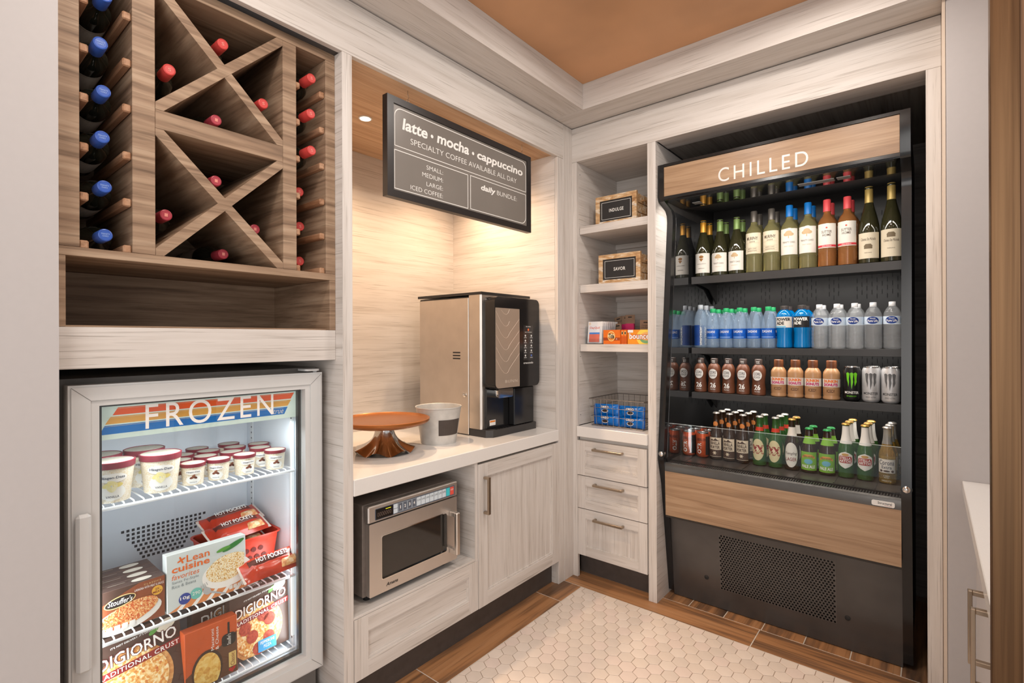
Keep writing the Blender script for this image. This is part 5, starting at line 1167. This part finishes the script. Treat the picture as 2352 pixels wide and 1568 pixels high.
# ------------------------------------------------------------------ drinks. local: base z=0, label side faces -Y
DKW = pm('olive_wine_glass', (0.045, 0.042, 0.018), 0.05, spec=0.7, var=0, trans=0.35); PALE = pm('pale_wine_glass', (1.0, 0.90, 0.42), 0.02, spec=1.0, var=0, trans=0.87, ior=1.36); ROSE = pm('rose_wine_glass', (1.0, 0.42, 0.14), 0.02, spec=1.0, var=0, trans=0.80, ior=1.36)
WATER = plastic('clear_water_plastic', (0.86, 0.90, 0.93), 0.14, bump=0.8, scale=60); WATB = plastic('bluish_water_plastic', (0.50, 0.69, 0.92), 0.20, bump=0.25, scale=60)
BRWN = pm('brown_beer_glass', (0.035, 0.016, 0.008), 0.06, spec=0.7, var=0, trans=0.25); GRNB = pm('green_beer_glass', (0.05, 0.17, 0.035), 0.06, spec=0.7, var=0, trans=0.45); GOLD = pm('golden_beer', (0.90, 0.58, 0.14), 0.03, spec=0.7, var=0, trans=0.82, ior=1.36)
ALU = pm('can_aluminium', srgb(200, 200, 200), 0.25, metal=1.0, var=0)
def drink(name, label, cat, prof, body, n=24):
    t = Thing(name, label, cat, (0, 0, 0), local=True)
    t.add('body', lathe(prof, n), body, smooth=True)
    return t
def sc(prof, kr, kz): return [(r*kr, z*kz) for r, z in prof]
BURG = [(0, 0.004), (0.030, 0.0), (0.0395, 0.003), (0.0400, 0.010), (0.0400, 0.125), (0.0385, 0.145), (0.033, 0.172), (0.0255, 0.200), (0.0190, 0.225), (0.0152, 0.245), (0.0146, 0.290), (0.0160, 0.292), (0.0160, 0.298), (0.0146, 0.300), (0, 0.300)]
BORB = [(0, 0.004), (0.029, 0.0), (0.0372, 0.003), (0.0380, 0.010), (0.0380, 0.188), (0.0360, 0.203), (0.0290, 0.218), (0.0200, 0.229), (0.0155, 0.240), (0.0145, 0.255), (0.0145, 0.298), (0, 0.300)]
def wine(kind, label, capc, body, lab, z0, z1, words, h, extra=None, ang=1.15):
    burg = kind == 'burg'
    k = h/0.30; P = sc(BURG if burg else BORB, 1.04, k); R = (0.0400 if burg else 0.0380)*1.04
    t = drink('wine_bottle', label, 'wine bottle', P, body)
    t.add('foil', lathe([(0.0172, (0.238 if burg else 0.248)*k), (0.0166, 0.26*k), (0.0162, 0.299*k), (0.0150, 0.302*k), (0, 0.302*k)], 20), capc, smooth=True)
    l = t.add('paper_label', cylpatch(R+0.0005, -ang, ang, z0, z1, 16), lab)
    for s, u, a, b, col, kw in words:
        t.add('lettering', ctext(s, R+0.0009, -u, u, a, b, **kw), col, parent=l)
    if extra: extra(t, l, R)
    return t
GLD = pm('gold_foil', srgb(196, 138, 44), 0.35, metal=0.4, var=0.04); GRF = pm('green_foil', srgb(116, 140, 78), 0.4, metal=0.2, var=0.04); GRY = pm('grey_screw_cap', srgb(96, 90, 84), 0.35, metal=0.4, var=0.04)
BLF = pm('bright_blue_cap', srgb(20, 112, 190), 0.35, var=0.04); PKF = pm('coral_cap', srgb(218, 78, 82), 0.4, var=0.04); PGD = pm('pale_gold_foil', srgb(178, 152, 88), 0.38, metal=0.35, var=0.04)
TREE = ink('tree_tan', 190, 160, 122); BRN = ink('text_brown', 84, 66, 52)
def tree(zc, s=1.0):
    def f(t, l, R):
        t.add('tree_print', join(*[cylpoly(ell(dx*s, zc+dz*s, a*s, b*s, 14), R+0.0008) for dx, dz, a, b in ((-0.008, 0, .011, .007), (0.008, 0, .011, .007), (0, 0.007, .012, .008))], cylpoly(rect(-0.0015*s, 0.0015*s, zc-0.016*s, zc), R+0.0008)), TREE, parent=l)
    return f
def crest(t, l, R): t.add('crest_print', join(cylpoly(ell(0, 0.108, .012, .008, 16), R+0.0008), cylpoly([(-0.012, 0.098), (0.012, 0.098), (0.0, 0.082)], R+0.0008)), ink('crest_gold', 150, 100, 44), parent=l)
def pinkband(t, l, R):
    t.add('pink_band', cylpatch(R+0.0009, -1.15, 1.15, 0.094, 0.104, 16), ink('label_pink', 206, 58, 70), parent=l)
    t.add('dot', cylpoly(ell(0, 0.186, .004, .004, 12), R+0.0009), ink('dot_red', 190, 60, 40), parent=l)
    t.add('band_lettering', ctext('White Zinfandel', R+0.0013, -0.02, 0.02, 0.0965, 0.1015), INK_W, parent=l)
def chateau(zh, zt):
    def f(t, l, R): t.add('house_print', join(cylpoly(rect(-0.016, 0.016, zh, zh+0.012), R+0.0008), cylpoly([(-0.018, zh+0.012), (0.018, zh+0.012), (0.010, zh+0.022), (-0.010, zh+0.022)], R+0.0008)), ink('house_sepia', 110, 94, 70), parent=l)
    return f
def murphy(t, l, R): t.add('label_rule', join(*[cylpatch(R+0.0008, -0.9, 0.9, z, z+0.0012, 12) for z in (0.152, 0.130, 0.119, 0.108)]), ink('rule_tan', 186, 170, 140), parent=l)
W1 = 1.6775
y1 = 0.4375
K_ = wine('burg', 'dark wine bottle with a gold foil at the left end of the top cooler shelf', GLD, DKW, PAPW, 0.020, 0.128, [('KENDALL-JACKSON', .024, .066, .072, BRN, {}), ('CHARDONNAY', .018, .042, .047, BRN, {})], 0.312, crest)
T_ = wine('burg', '', GRF, DKW, PAPW, 0.020, 0.122, [('TRINITY OAKS', .028, .060, .069, BRN, {}), ('CHARDONNAY', .018, .045, .049, TREE, {})], 0.304, tree(0.098))
M_ = wine('bord', '', GRY, PALE, PAPER, 0.098, 0.206, [('MURPHY', .028, .168, .185, BRN, dict(bold=.02)), ('GOODE', .014, .156, .163, BRN, dict(bold=.01)), ('NORTH COAST', .022, .121, .127, BRN, {}), ('SAUVIGNON BLANC', .024, .110, .116, BRN, {})], 0.322, murphy)
B_ = wine('bord', '', BLF, PALE, PAPW, 0.075, 0.205, [('TRINITY OAKS', .030, .132, .141, BRN, {}), ('PINOT GRIGIO', .02, .114, .119, TREE, {})], 0.325, tree(0.176, 1.25))
S_ = wine('bord', '', PKF, ROSE, PAPW, 0.090, 0.206, [('SUTTER', .022, .160, .173, BRN, dict(bold=.01)), ('HOME', .018, .145, .157, BRN, dict(bold=.01))], 0.325, pinkband)
C_ = wine('burg', '', PGD, DKW, PAPER, 0.022, 0.140, [('Chateau Ste Michelle', .030, .104, .117, BRN, dict(shear=.3)), ('RIESLING', .014, .046, .050, BRN, {})], 0.355, chateau(0.066, 0))
C2_ = wine('burg', '', PGD, DKW, PAPER, 0.022, 0.146, [('Chateau Ste Michelle', .030, .090, .102, BRN, dict(shear=.3)), ('RIESLING', .014, .058, .062, BRN, {})], 0.357, chateau(0.110, 0))
def row(lst, y, z, group, back=None, dy=0.085, dx=0.006):
    """lst: (proto, x, 'kind, which'); each proto is used itself first, then copied; back: how many more stand behind each"""
    seen = row.seen
    for i, (p, x, lab) in enumerate(lst):
        rz = random.uniform(-0.08, 0.08); many = back and back[i] > 0
        front = lab+', front row' if many else lab
        if p not in seen:
            seen.add(p); p.o.location = (x, y, z); p.o['label'] = front; p.o['group'] = group; p.o.rotation_euler = (0, 0, rz)
        else: dup(p, (x, y, z), front, group, rot=(0, 0, rz))
        for b in range(back[i] if back else 0):
            dup(p, (x+dx*(b+1), y+dy*(b+1), z), lab+(', second row', ', third row')[b], group, rot=(0, 0, random.uniform(-0.3, 0.3)))
row.seen = set()
row([(K_, 0.585, 'gold foil wine bottle at the left end of the top shelf'),
     (T_, 0.676, 'green foil wine bottle, left of its pair'), (T_, 0.763, 'green foil wine bottle, right of its pair'),
     (M_, 0.849, 'grey capped pale wine bottle, left of its pair'), (M_, 0.933, 'grey capped pale wine bottle, right of its pair'),
     (B_, 1.016, 'blue capped pale wine bottle, left of its pair'), (B_, 1.098, 'blue capped pale wine bottle, right of its pair'),
     (S_, 1.179, 'coral capped rose wine bottle, left of its pair'), (S_, 1.262, 'coral capped rose wine bottle, right of its pair'),
     (C_, 1.346, 'tall dark wine bottle with pale gold foil, left of its pair'), (C2_, 1.430, 'tall dark wine bottle with pale gold foil, right of its pair')],
    y1, W1, 'wine bottles on the top cooler shelf', back=[1, 1, 1, 1, 1, 1, 1, 1, 1, 0, 0], dy=0.09, dx=0.004)
# water and sports drinks
def wbot(h, R, ribs=0, neck=0.0115):
    P = [(0, 0.005), (R*0.72, 0.0), (R*0.95, 0.004), (R, 0.012)]
    if ribs:
        for i in range(ribs):
            z = h*(0.06+0.42*i/ribs); P += [(R, z+0.001), (R*0.955, z+h*0.21/ribs), (R, z+h*0.40/ribs)]
    P += [(R, h*0.50), (R*0.985, h*0.52), (R*0.985, h*0.68), (R, h*0.70), (R*0.93, h*0.765), (R*0.70, h*0.85), (R*0.45, h*0.90), (neck, h*0.915), (neck, h*0.94), (0, h*0.94)]
    return P
def scap(t, r, h, mat, k=0.085):
    c = t.add('cap', lathe([(0, h*(1-k)), (r, h*(1-k)), (r, h*0.992), (r*0.93, h), (0, h)], 20), mat, smooth=True)
    t.add('neck_ring', lathe([(r*1.04, h*(1-k)-0.004), (r*1.04, h*(1-k)-0.001)], 18), mat, parent=c)
PWH = pm('white_cap_plastic', srgb(226, 226, 228), 0.4, var=0); PGR = pm('green_cap_plastic', srgb(34, 158, 96), 0.4, var=0)
smw = drink('water_bottle', '', 'water bottle', [(0, 0.004), (0.027, 0), (0.0335, 0.006), (0.0335, 0.145), (0.032, 0.165), (0.024, 0.195), (0.0145, 0.212), (0.0125, 0.217), (0.0125, 0.224), (0, 0.224)], WATB)
scap(smw, 0.0142, 0.238, pm('smoky_cap', srgb(170, 176, 184), 0.4, var=0))
l = smw.add('label_wrap', cylpatch(0.0339, -1.5, 0.2, 0.012, 0.125, 14), pm('deep_blue_label', srgb(24, 66, 140), 0.3, var=0.2, scale=20))
smw.add('lettering', xf(text('smartwater', 0, 0.10, -0.006, 0.006, 'Y', 0), lambda x, y, z: (0.0343*math.sin(-z/0.0343+0.35), -0.0343*math.cos(-z/0.0343+0.35), 0.016+x)), INK_W, parent=l)
das = drink('water_bottle', '', 'water bottle', [(0, 0.005), (0.026, 0), (0.0325, 0.004), (0.0332, 0.012), (0.0332, 0.035), (0.0318, 0.040), (0.0332, 0.045), (0.0332, 0.105), (0.0325, 0.120), (0.0285, 0.145), (0.0215, 0.175), (0.0150, 0.192), (0.0120, 0.196), (0.0120, 0.203), (0, 0.203)], WATB)
scap(das, 0.0145, 0.214, PGR)
l = das.add('label_wrap', cylpatch(0.0336, -PI, PI, 0.050, 0.102, 28), pm('blue_water_label', srgb(28, 92, 184), 0.35, var=0.25, scale=40)); das.add('lettering', ctext('DASANI', 0.0341, -0.026, 0.022, 0.080, 0.093, bold=.01), INK_W, parent=l); das.add('label_line', cylpatch(0.0340, -1.0, 0.9, 0.056, 0.0585, 12), ink('label_pale_blue', 170, 200, 236), parent=l)
pwd = drink('sports_drink_bottle', '', 'sports drink', [(0, 0.005), (0.030, 0), (0.0365, 0.005), (0.0372, 0.015), (0.0345, 0.030), (0.0345, 0.080), (0.0375, 0.096), (0.0375, 0.160), (0.0350, 0.168), (0.0300, 0.180), (0.0185, 0.192), (0.0180, 0.200), (0, 0.200)], pm('blue_sports_drink', (0.0, 0.21, 0.58), 0.06, spec=0.6, var=0, trans=0.25))
scap(pwd, 0.0195, 0.214, pm('dark_grey_cap', srgb(70, 64, 62), 0.4, var=0), 0.07)
l = pwd.add('label_wrap', cylpatch(0.0379, -1.25, 1.25, 0.104, 0.158, 18), PAPW); pwd.add('lettering', ctext('POWER', 0.0384, -0.036, 0.034, 0.137, 0.153, bold=.04), INK_K, parent=l); pwd.add('lettering', ctext('ADE', 0.0384, -0.036, 0.004, 0.118, 0.134, bold=.04), INK_K, parent=l); pwd.add('label_band', cylpatch(0.0383, -1.25, 0.3, 0.105, 0.112, 12), ink('pale_blue_band', 120, 190, 220), parent=l)
pwk = drink('sports_drink_bottle', '', 'sports drink', [(0, 0.005), (0.030, 0), (0.0365, 0.005), (0.0372, 0.015), (0.0345, 0.030), (0.0345, 0.080), (0.0375, 0.096), (0.0375, 0.160), (0.0350, 0.168), (0.0300, 0.180), (0.0185, 0.192), (0.0180, 0.200), (0, 0.200)], MATS['blue_sports_drink'])
scap(pwk, 0.0195, 0.214, MATS['dark_grey_cap'], 0.07)
l = pwk.add('label_wrap', cylpatch(0.0379, -1.25, 1.25, 0.104, 0.158, 18), INK_K); pwk.add('lettering', ctext('POWER', 0.0384, -0.036, 0.034, 0.137, 0.153, bold=.04), INK_W, parent=l); pwk.add('lettering', ctext('ADE', 0.0384, -0.036, 0.004, 0.118, 0.134, bold=.04), INK_W, parent=l)
npl = drink('water_bottle', '', 'water bottle', wbot(0.214, 0.0345, 5), WATER)
scap(npl, 0.0135, 0.214, PWH, 0.07)
l = npl.add('label_wrap', cylpatch(0.0345, -PI, PI, 0.113, 0.148, 28), ink('label_pale_water', 208, 222, 236)); e_ = npl.add('oval', cylpoly(ell(-0.002, 0.131, 0.024, 0.0165, 22), 0.0348), ink('oval_blue', 14, 52, 128)); npl.add('lettering', ctext('Pure Life', 0.0352, -0.022, 0.018, 0.123, 0.134, bold=.02), INK_W, parent=e_); npl.add('lettering', ctext('Nestle', 0.0352, -0.012, 0.009, 0.137, 0.1425, bold=.01), INK_W, parent=e_)
R2 = 1.2843
row([(smw, 0.570, 'tall bluish water bottle with a smoky cap')]+
    [(das, x, 'green capped water bottle, %s' % w) for x, w in ((0.638, 'first of five from left'), (0.708, 'second of five from left'), (0.778, 'third of five from left'), (0.848, 'fourth of five from left'), (0.918, 'fifth of five from left'))]+
    [(pwd, 0.993, 'bright blue sports drink with a white label, beside the green caps'), (pwk, 1.071, 'bright blue sports drink with a black label, beside the clear bottles')]+
    [(npl, x, 'clear water bottle with a white cap, %s' % w) for x, w in ((1.146, 'first of five from left'), (1.219, 'second of five from left'), (1.290, 'third of five from left'), (1.361, 'fourth of five from left'), (1.432, 'fifth of five from left'))],
    0.432, R2, 'drinks on the second cooler shelf', back=[2, 2, 2, 1, 1, 1, 1, 1, 1, 1, 1, 0, 0], dy=0.08, dx=0.004)
# protein shakes, iced coffee, energy drinks
CHOC = pm('chocolate_sleeve', srgb(104, 62, 42), 0.4, var=0.12, scale=26)
cps = drink('protein_shake', '', 'protein shake', [(0, 0.003), (0.030, 0), (0.0335, 0.004), (0.0338, 0.030), (0.0300, 0.068), (0.0310, 0.085), (0.0345, 0.112), (0.0340, 0.132), (0.0270, 0.150), (0.0200, 0.157), (0.0185, 0.160), (0, 0.160)], CHOC)
c = cps.add('cap', lathe([(0, 0.158), (0.0192, 0.158), (0.0188, 0.186), (0.017, 0.188), (0, 0.188)], 20), pm('dark_brown_cap', srgb(54, 42, 38), 0.4, var=0), smooth=True); cps.add('cap_lettering', ctext('GREAT\nTASTE', 0.0193, -0.009, 0.009, 0.164, 0.178), INK_W, parent=c)
d_ = cps.add('white_disc', cylpoly(ell(0, 0.104, 0.0235, 0.0265, 22), 0.0349), ink('disc_white', 226, 224, 220)); cps.add('lettering', ctext('CORE', 0.0353, -0.017, 0.017, 0.104, 0.119, bold=.01), INK_K, parent=d_); cps.add('lettering', ctext('POWER', 0.0353, -0.016, 0.016, 0.088, 0.100), INK_K, parent=d_)
cps.add('number', ctext('26', 0.0343, -0.014, 0.016, 0.028, 0.056, bold=.03), INK_W); cps.add('number_caption', ctext('PROTEIN', 0.0343, -0.013, 0.013, 0.017, 0.023), INK_W)
LAT = pm('latte_liquid', srgb(176, 134, 96), 0.25, var=0.05)
dnk = drink('iced_coffee_bottle', '', 'iced coffee', [(0, 0.003), (0.032, 0), (0.0362, 0.004), (0.0368, 0.012), (0.0345, 0.018), (0.0358, 0.024), (0.0360, 0.122), (0.0345, 0.132), (0.0270, 0.145), (0.0215, 0.151), (0.0205, 0.155), (0, 0.155)], LAT)
dnk.add('cap', lathe([(0, 0.150), (0.0222, 0.150), (0.0215, 0.156), (0.0222, 0.160), (0.0215, 0.186), (0.019, 0.188), (0, 0.188)], 20), pm('brown_cap', srgb(98, 58, 36), 0.3, var=0.05), smooth=True)
l = dnk.add('label_wrap', cylpatch(0.0364, -PI, PI, 0.062, 0.100, 28), PAPW); dnk.add('lettering', ctext('DUNKIN', 0.0369, -0.031, 0.031, 0.083, 0.097, bold=.05), ink('donut_orange', 226, 112, 32), parent=l); dnk.add('lettering', ctext('DONUTS', 0.0369, -0.031, 0.031, 0.066, 0.080, bold=.05), ink('donut_magenta', 190, 30, 106), parent=l); dnk.add('lettering', ctext('ICED!', 0.0366, -0.017, 0.017, 0.036, 0.051, bold=.01), ink('donut_brown', 84, 48, 30))
def canp(h, R): return [(0, 0.004), (R*0.72, 0.0), (R*0.90, 0.006), (R, 0.014), (R, h-0.017), (R*0.86, h-0.004), (R*0.86, h), (R*0.80, h), (R*0.79, h-0.004), (0, h-0.004)]
def energy(body, claw, txt, w, sub):
    h, R = 0.162, 0.0352
    t = drink('energy_drink_can', '', 'energy drink', canp(h, R), body, 28)
    t.add('can_top', lathe([(R*0.87, h-0.004), (R*0.87, h+0.0006), (R*0.79, h+0.0006), (R*0.78, h-0.003), (0, h-0.003)], 24), ALU, smooth=True)
    m = []
    for dx, ln, sw in ((-0.016, 0.050, 0.002), (0.0, 0.060, -0.001), (0.015, 0.046, -0.003)):
        m.append(cylpoly([(dx-0.006, 0.132), (dx+0.001, 0.136), (dx+0.008, 0.130), (dx+0.005, 0.105), (dx+0.006, 0.092), (dx+0.001+sw, 0.136-ln-0.018), (dx-0.001+sw, 0.136-ln), (dx-0.003, 0.100)], R+0.0006))
    t.add('claw_mark', join(*m), claw); t.add('lettering', ctext('MONSTER', R+0.0006, -0.030, 0.030, 0.036, 0.048, bold=.02), txt); t.add('lettering', ctext(sub, R+0.0006, -0.020, 0.020, 0.022, 0.028), w)
    return t
mng = energy(pm('black_can', (0.012, 0.012, 0.013), 0.3, metal=0.3, var=0), ink('claw_green', 110, 200, 30), INK_W, ink('claw_green', 110, 200, 30), 'ENERGY')
mnw = energy(pm('silver_white_can', srgb(206, 206, 208), 0.3, metal=0.4, var=0.06, scale=60), ink('claw_grey', 96, 96, 98), ink('can_text_grey', 70, 70, 72), ink('claw_grey', 96, 96, 98), 'ZERO ULTRA')
row([(cps, x, 'brown protein shake, %s' % w) for x, w in ((0.570, 'first of five from left'), (0.645, 'second of five from left'), (0.720, 'third of five from left'), (0.795, 'fourth of five from left'), (0.871, 'fifth of five from left'))]+
    [(dnk, x, 'tan iced coffee bottle, %s' % w) for x, w in ((0.966, 'first of four from left'), (1.042, 'second of four from left'), (1.118, 'third of four from left'), (1.196, 'fourth of four from left'))]+
    [(mng, 1.278, 'black energy drink can with green claw marks on the third shelf'), (mnw, 1.352, 'white energy drink can, left of its pair'), (mnw, 1.425, 'white energy drink can, right of its pair')],
    0.430, 1.0383, 'drinks on the third cooler shelf', back=[0]*10+[1, 1], dy=0.078, dx=0.003)
# beers on the deck
def crown(t, z, r, mat): t.add('crown_cap', lathe([(0, z-0.006), (r*1.22, z-0.006), (r*1.25, z-0.004), (r*1.05, z+0.001), (r*0.8, z+0.0025), (0, z+0.0025)], 18), mat, smooth=True)
LONG = [(0, 0.004), (0.024, 0), (0.0300, 0.003), (0.0310, 0.010), (0.0310, 0.118), (0.0295, 0.130), (0.0230, 0.150), (0.0175, 0.172), (0.0145, 0.195), (0.0130, 0.232), (0.0142, 0.234), (0.0142, 0.238), (0, 0.238)]
STUB = [(0, 0.004), (0.026, 0), (0.0325, 0.003), (0.0335, 0.010), (0.0335, 0.100), (0.0320, 0.112), (0.0240, 0.138), (0.0175, 0.160), (0.0150, 0.185), (0.0135, 0.196), (0.0142, 0.198), (0.0142, 0.202), (0, 0.202)]
def neckp(P, z0, z1):
    out = []
    def rad(z):
        for (r0, a), (r1, b) in zip(P, P[1:]):
            if a <= z <= b and b > a: return r0+(r1-r0)*(z-a)/(b-a)
        return P[-2][0]
    return [(rad(z0+(z1-z0)*i/4), z0+(z1-z0)*i/4) for i in range(5)]
SLV = pm('silver_crown', srgb(190, 186, 180), 0.3, metal=0.8, var=0); GCN = pm('green_crown', srgb(36, 140, 70), 0.35, metal=0.3, var=0); GDC = pm('gold_crown', srgb(190, 150, 80), 0.3, metal=0.7, var=0)
def beer(P, body, crn, lab_mat, z0, z1, ang, words, neck=None, deco=None):
    t = drink('beer_bottle', '', 'beer bottle', P, body); R = max(r for r, z in P)
    crown(t, P[-1][1], 0.0142, crn)
    l = t.add('paper_label', cylpatch(R+0.0005, -ang, ang, z0, z1, 16) if ang else lab_mat[1](R+0.0005), lab_mat[0] if isinstance(lab_mat, tuple) else lab_mat)
    for s, u0, u1, a, b, col, kw in words: t.add('lettering', ctext(s, R+0.0012, u0, u1, a, b, **kw), col, parent=l)
    if neck:
        m, a, b, g_ = neck; nl = t.add('neck_label', conepatch(neckp(P, a, b), -g_, g_, 0.0005, 16), m)
    if deco: deco(t, l, R)
    return t
VP = ink('porter_cream', 222, 206, 182); BR2 = ink('porter_brown', 74, 52, 40)
def porter_deco(t, l, R):
    t.add('mountain_print', cylpoly([(-0.026, 0.095), (-0.014, 0.104), (-0.006, 0.099), (0.004, 0.109), (0.014, 0.100), (0.026, 0.095)], R+0.0008), BR2, parent=l); t.add('lower_band', cylpatch(R+0.0008, -1.1, 1.1, 0.016, 0.050, 14), BR2, parent=l)
    t.add('flower_print', join(*[cylpoly(ell(0.005*math.cos(k*PI/3), 0.034+0.005*math.sin(k*PI/3), 0.005, 0.002, 8, k*PI/3), R+0.0011) for k in range(6)]), VP, parent=l)
    t.add('neck_disc', cylpoly(ell(0, 0.180, 0.0125, 0.0135, 18), 0.0178), ink('neck_orange', 206, 128, 66))
por = beer(LONG, BRWN, SLV, VP, 0.014, 0.112, 1.1, [('VANILLA', -.025, .025, .075, .092, BR2, dict(bold=.03)), ('PORTER', -.025, .025, .055, .071, BR2, dict(bold=.03))], None, porter_deco)
def xx_deco(t, l, R):
    t.add('lettering', ctext('XX', R+0.0012, -.029, .029, .058, .100, bold=.06), ink('xx_red2', 150, 30, 22), parent=l)
    t.add('diamond', cylpoly([(-0.008, 0.080), (0, 0.066), (0.008, 0.080), (0, 0.094)], R+0.0014), ink('xx_cream', 232, 214, 180), parent=l)
xxb = beer(LONG, GRNB, SLV, (ink('xx_label', 220, 206, 160), lambda R: cylpoly(ell(0, 0.078, 0.030, 0.052, 26), R)), 0, 0, 0, [], (ink('xx_neck', 196, 60, 40), 0.168, 0.186, 1.6), xx_deco)
yue = beer(LONG, BRWN, GDC, (ink('lager_label', 226, 222, 214), lambda R: cylpoly(ell(0, 0.072, 0.030, 0.058, 26), R)), 0, 0, 0, [('Yuengling', -.026, .026, .070, .086, BR2, dict(shear=.3)), ('LAGER', -.024, .024, .044, .060, ink('lager_red', 140, 46, 38), dict(bold=.01))], (PAPW, 0.160, 0.200, 1.5), None)
LGR = ink('ale_green', 124, 178, 58)
def ale_deco(t, l, R):
    t.add('ribbon', cylpoly([(-0.028, 0.074), (-0.014, 0.084), (0.014, 0.084), (0.028, 0.074), (0.028, 0.064), (0.014, 0.072), (-0.014, 0.072), (-0.028, 0.064)], R+0.0008), ink('ale_gold', 216, 152, 70), parent=l); t.add('river_print', cylpoly(ell(0, 0.052, 0.018, 0.012, 18), R+0.0009), ink('ale_blue', 110, 178, 200), parent=l)
ale = beer(STUB, BRWN, GCN, LGR, 0.012, 0.096, 1.15, [('SIERRA NEVADA', -.024, .024, .072, .079, BR2, {}), ('PALE ALE', -.028, .028, .022, .036, INK_W, dict(bold=.03))], (LGR, 0.132, 0.166, 1.6), ale_deco)
STW = ink('foil_white', 230, 228, 222); STR = ink('oval_red', 170, 40, 36)
def st_deco(t, l, R):
    t.add('red_panel', cylpoly(rpoly(-0.027, 0.027, 0.066, 0.096, 0.008), R+0.0008), STR, parent=l); t.add('lettering', ctext('STELLA', R+0.0012, -.022, .022, .082, .093, bold=.02), INK_W, parent=l); t.add('lettering', ctext('ARTOIS', R+0.0012, -.024, .024, .069, .080, bold=.02), INK_W, parent=l); t.add('horn_print', cylpoly(ell(0, 0.103, 0.014, 0.006, 14), R+0.0009), ink('horn_gold', 196, 150, 80), parent=l)
    t.add('neck_foil', lathe([(r+0.0006, z) for r, z in neckp(LONG, 0.150, 0.228)], 20), STW, smooth=True)
ste = beer(LONG, GRNB, GDC, (STW, lambda R: cylpoly([(-0.031, 0.060), (-0.030, 0.100), (-0.016, 0.110), (0.0, 0.116), (0.016, 0.110), (0.030, 0.100), (0.031, 0.060), (0.016, 0.050), (0.0, 0.042), (-0.016, 0.050)], R)), 0, 0, 0, [], None, st_deco)
def cor_deco(t, l, R):
    t.add('clear_neck', lathe([(r+0.0004, z) for r, z in neckp(LONG, 0.166, 0.233)], 20), pm('clear_neck_glass', (0.75, 0.75, 0.72), 0.05, var=0, trans=0.7, spec=0.7), smooth=True)
    t.add('griffin_print', join(cylpoly(ell(-0.020, 0.054, 0.006, 0.005, 10), R+0.0009), cylpoly(ell(0.022, 0.054, 0.006, 0.005, 10), R+0.0009), cylpoly(ell(0, 0.054, 0.012, 0.004, 14), R+0.0009)), BR2, parent=l)
    t.add('bottle_caption', join(*[ctext(s, R+0.0009, -u, u, a, b) for s, u, a, b in (('LA CERVEZA\nMAS FINA', .012, .024, .036), ('CORONA EXTRA', .018, .010, .016))]), ink('cap_white', 226, 222, 210))
cor = beer(LONG, GOLD, SLV, PAPW, 0.046, 0.104, 1.15, [('Corona', -.028, .028, .080, .100, ink('navy_ink', 40, 44, 70), dict(shear=.1)), ('Extra', -.018, .018, .064, .077, ink('navy_ink', 40, 44, 70), {})], None, cor_deco)
otr = drink('beer_can', '', 'beer can', canp(0.127, 0.0335), pm('orange_black_can', srgb(190, 78, 36), 0.3, metal=0.3, var=0.1, scale=30), 26)
otr.add('can_top', lathe([(0.0292, 0.123), (0.0292, 0.1276), (0.0266, 0.1276), (0.026, 0.1245), (0, 0.1245)], 22), ALU, smooth=True); l = otr.add('black_band', cylpatch(0.0338, 0.7, 1.7, 0.014, 0.110, 10), INK_K)
otr.add('lettering', xf(text('OTR', 0, 0.056, -0.011, 0.011, 'Y', 0, bold=.02), lambda x, y, z: (0.0341*math.sin(-z/0.0341-0.25), -0.0341*math.cos(-z/0.0341-0.25), 0.020+x)), INK_W, parent=l); otr.add('lettering', ctext('OBERLEIN', 0.0341, -0.026, 0.026, 0.086, 0.100, bold=.01), INK_K, parent=l)
Z4 = DK+0.0032
row([(otr, 0.567, 'orange beer can, left of its pair'), (otr, 0.638, 'orange beer can, right of its pair'),
     (por, 0.708, 'brown porter bottle, left of three'), (por, 0.774, 'brown porter bottle, middle of three'), (por, 0.838, 'brown porter bottle, right of three'),
     (xxb, 0.915, 'green beer bottle with a red crossed label, left of its pair'), (xxb, 0.986, 'green beer bottle with a red crossed label, right of its pair'),
     (yue, 1.057, 'brown lager bottle with a white oval label on the cooler deck'),
     (ale, 1.128, 'short ale bottle with a light green label, left of its pair'), (ale, 1.200, 'short ale bottle with a light green label, right of its pair'),
     (ste, 1.272, 'green beer bottle with a white neck foil, left of its pair'), (ste, 1.343, 'green beer bottle with a white neck foil, right of its pair'),
     (cor, 1.421, 'clear bottle of golden beer on the cooler deck')],
    0.262, Z4, 'beers on the cooler deck', back=[2, 2, 2, 2, 2, 1, 2, 1, 1, 1, 2, 2, 2], dy=0.078, dx=0.005)
print('objects', len(D.objects))
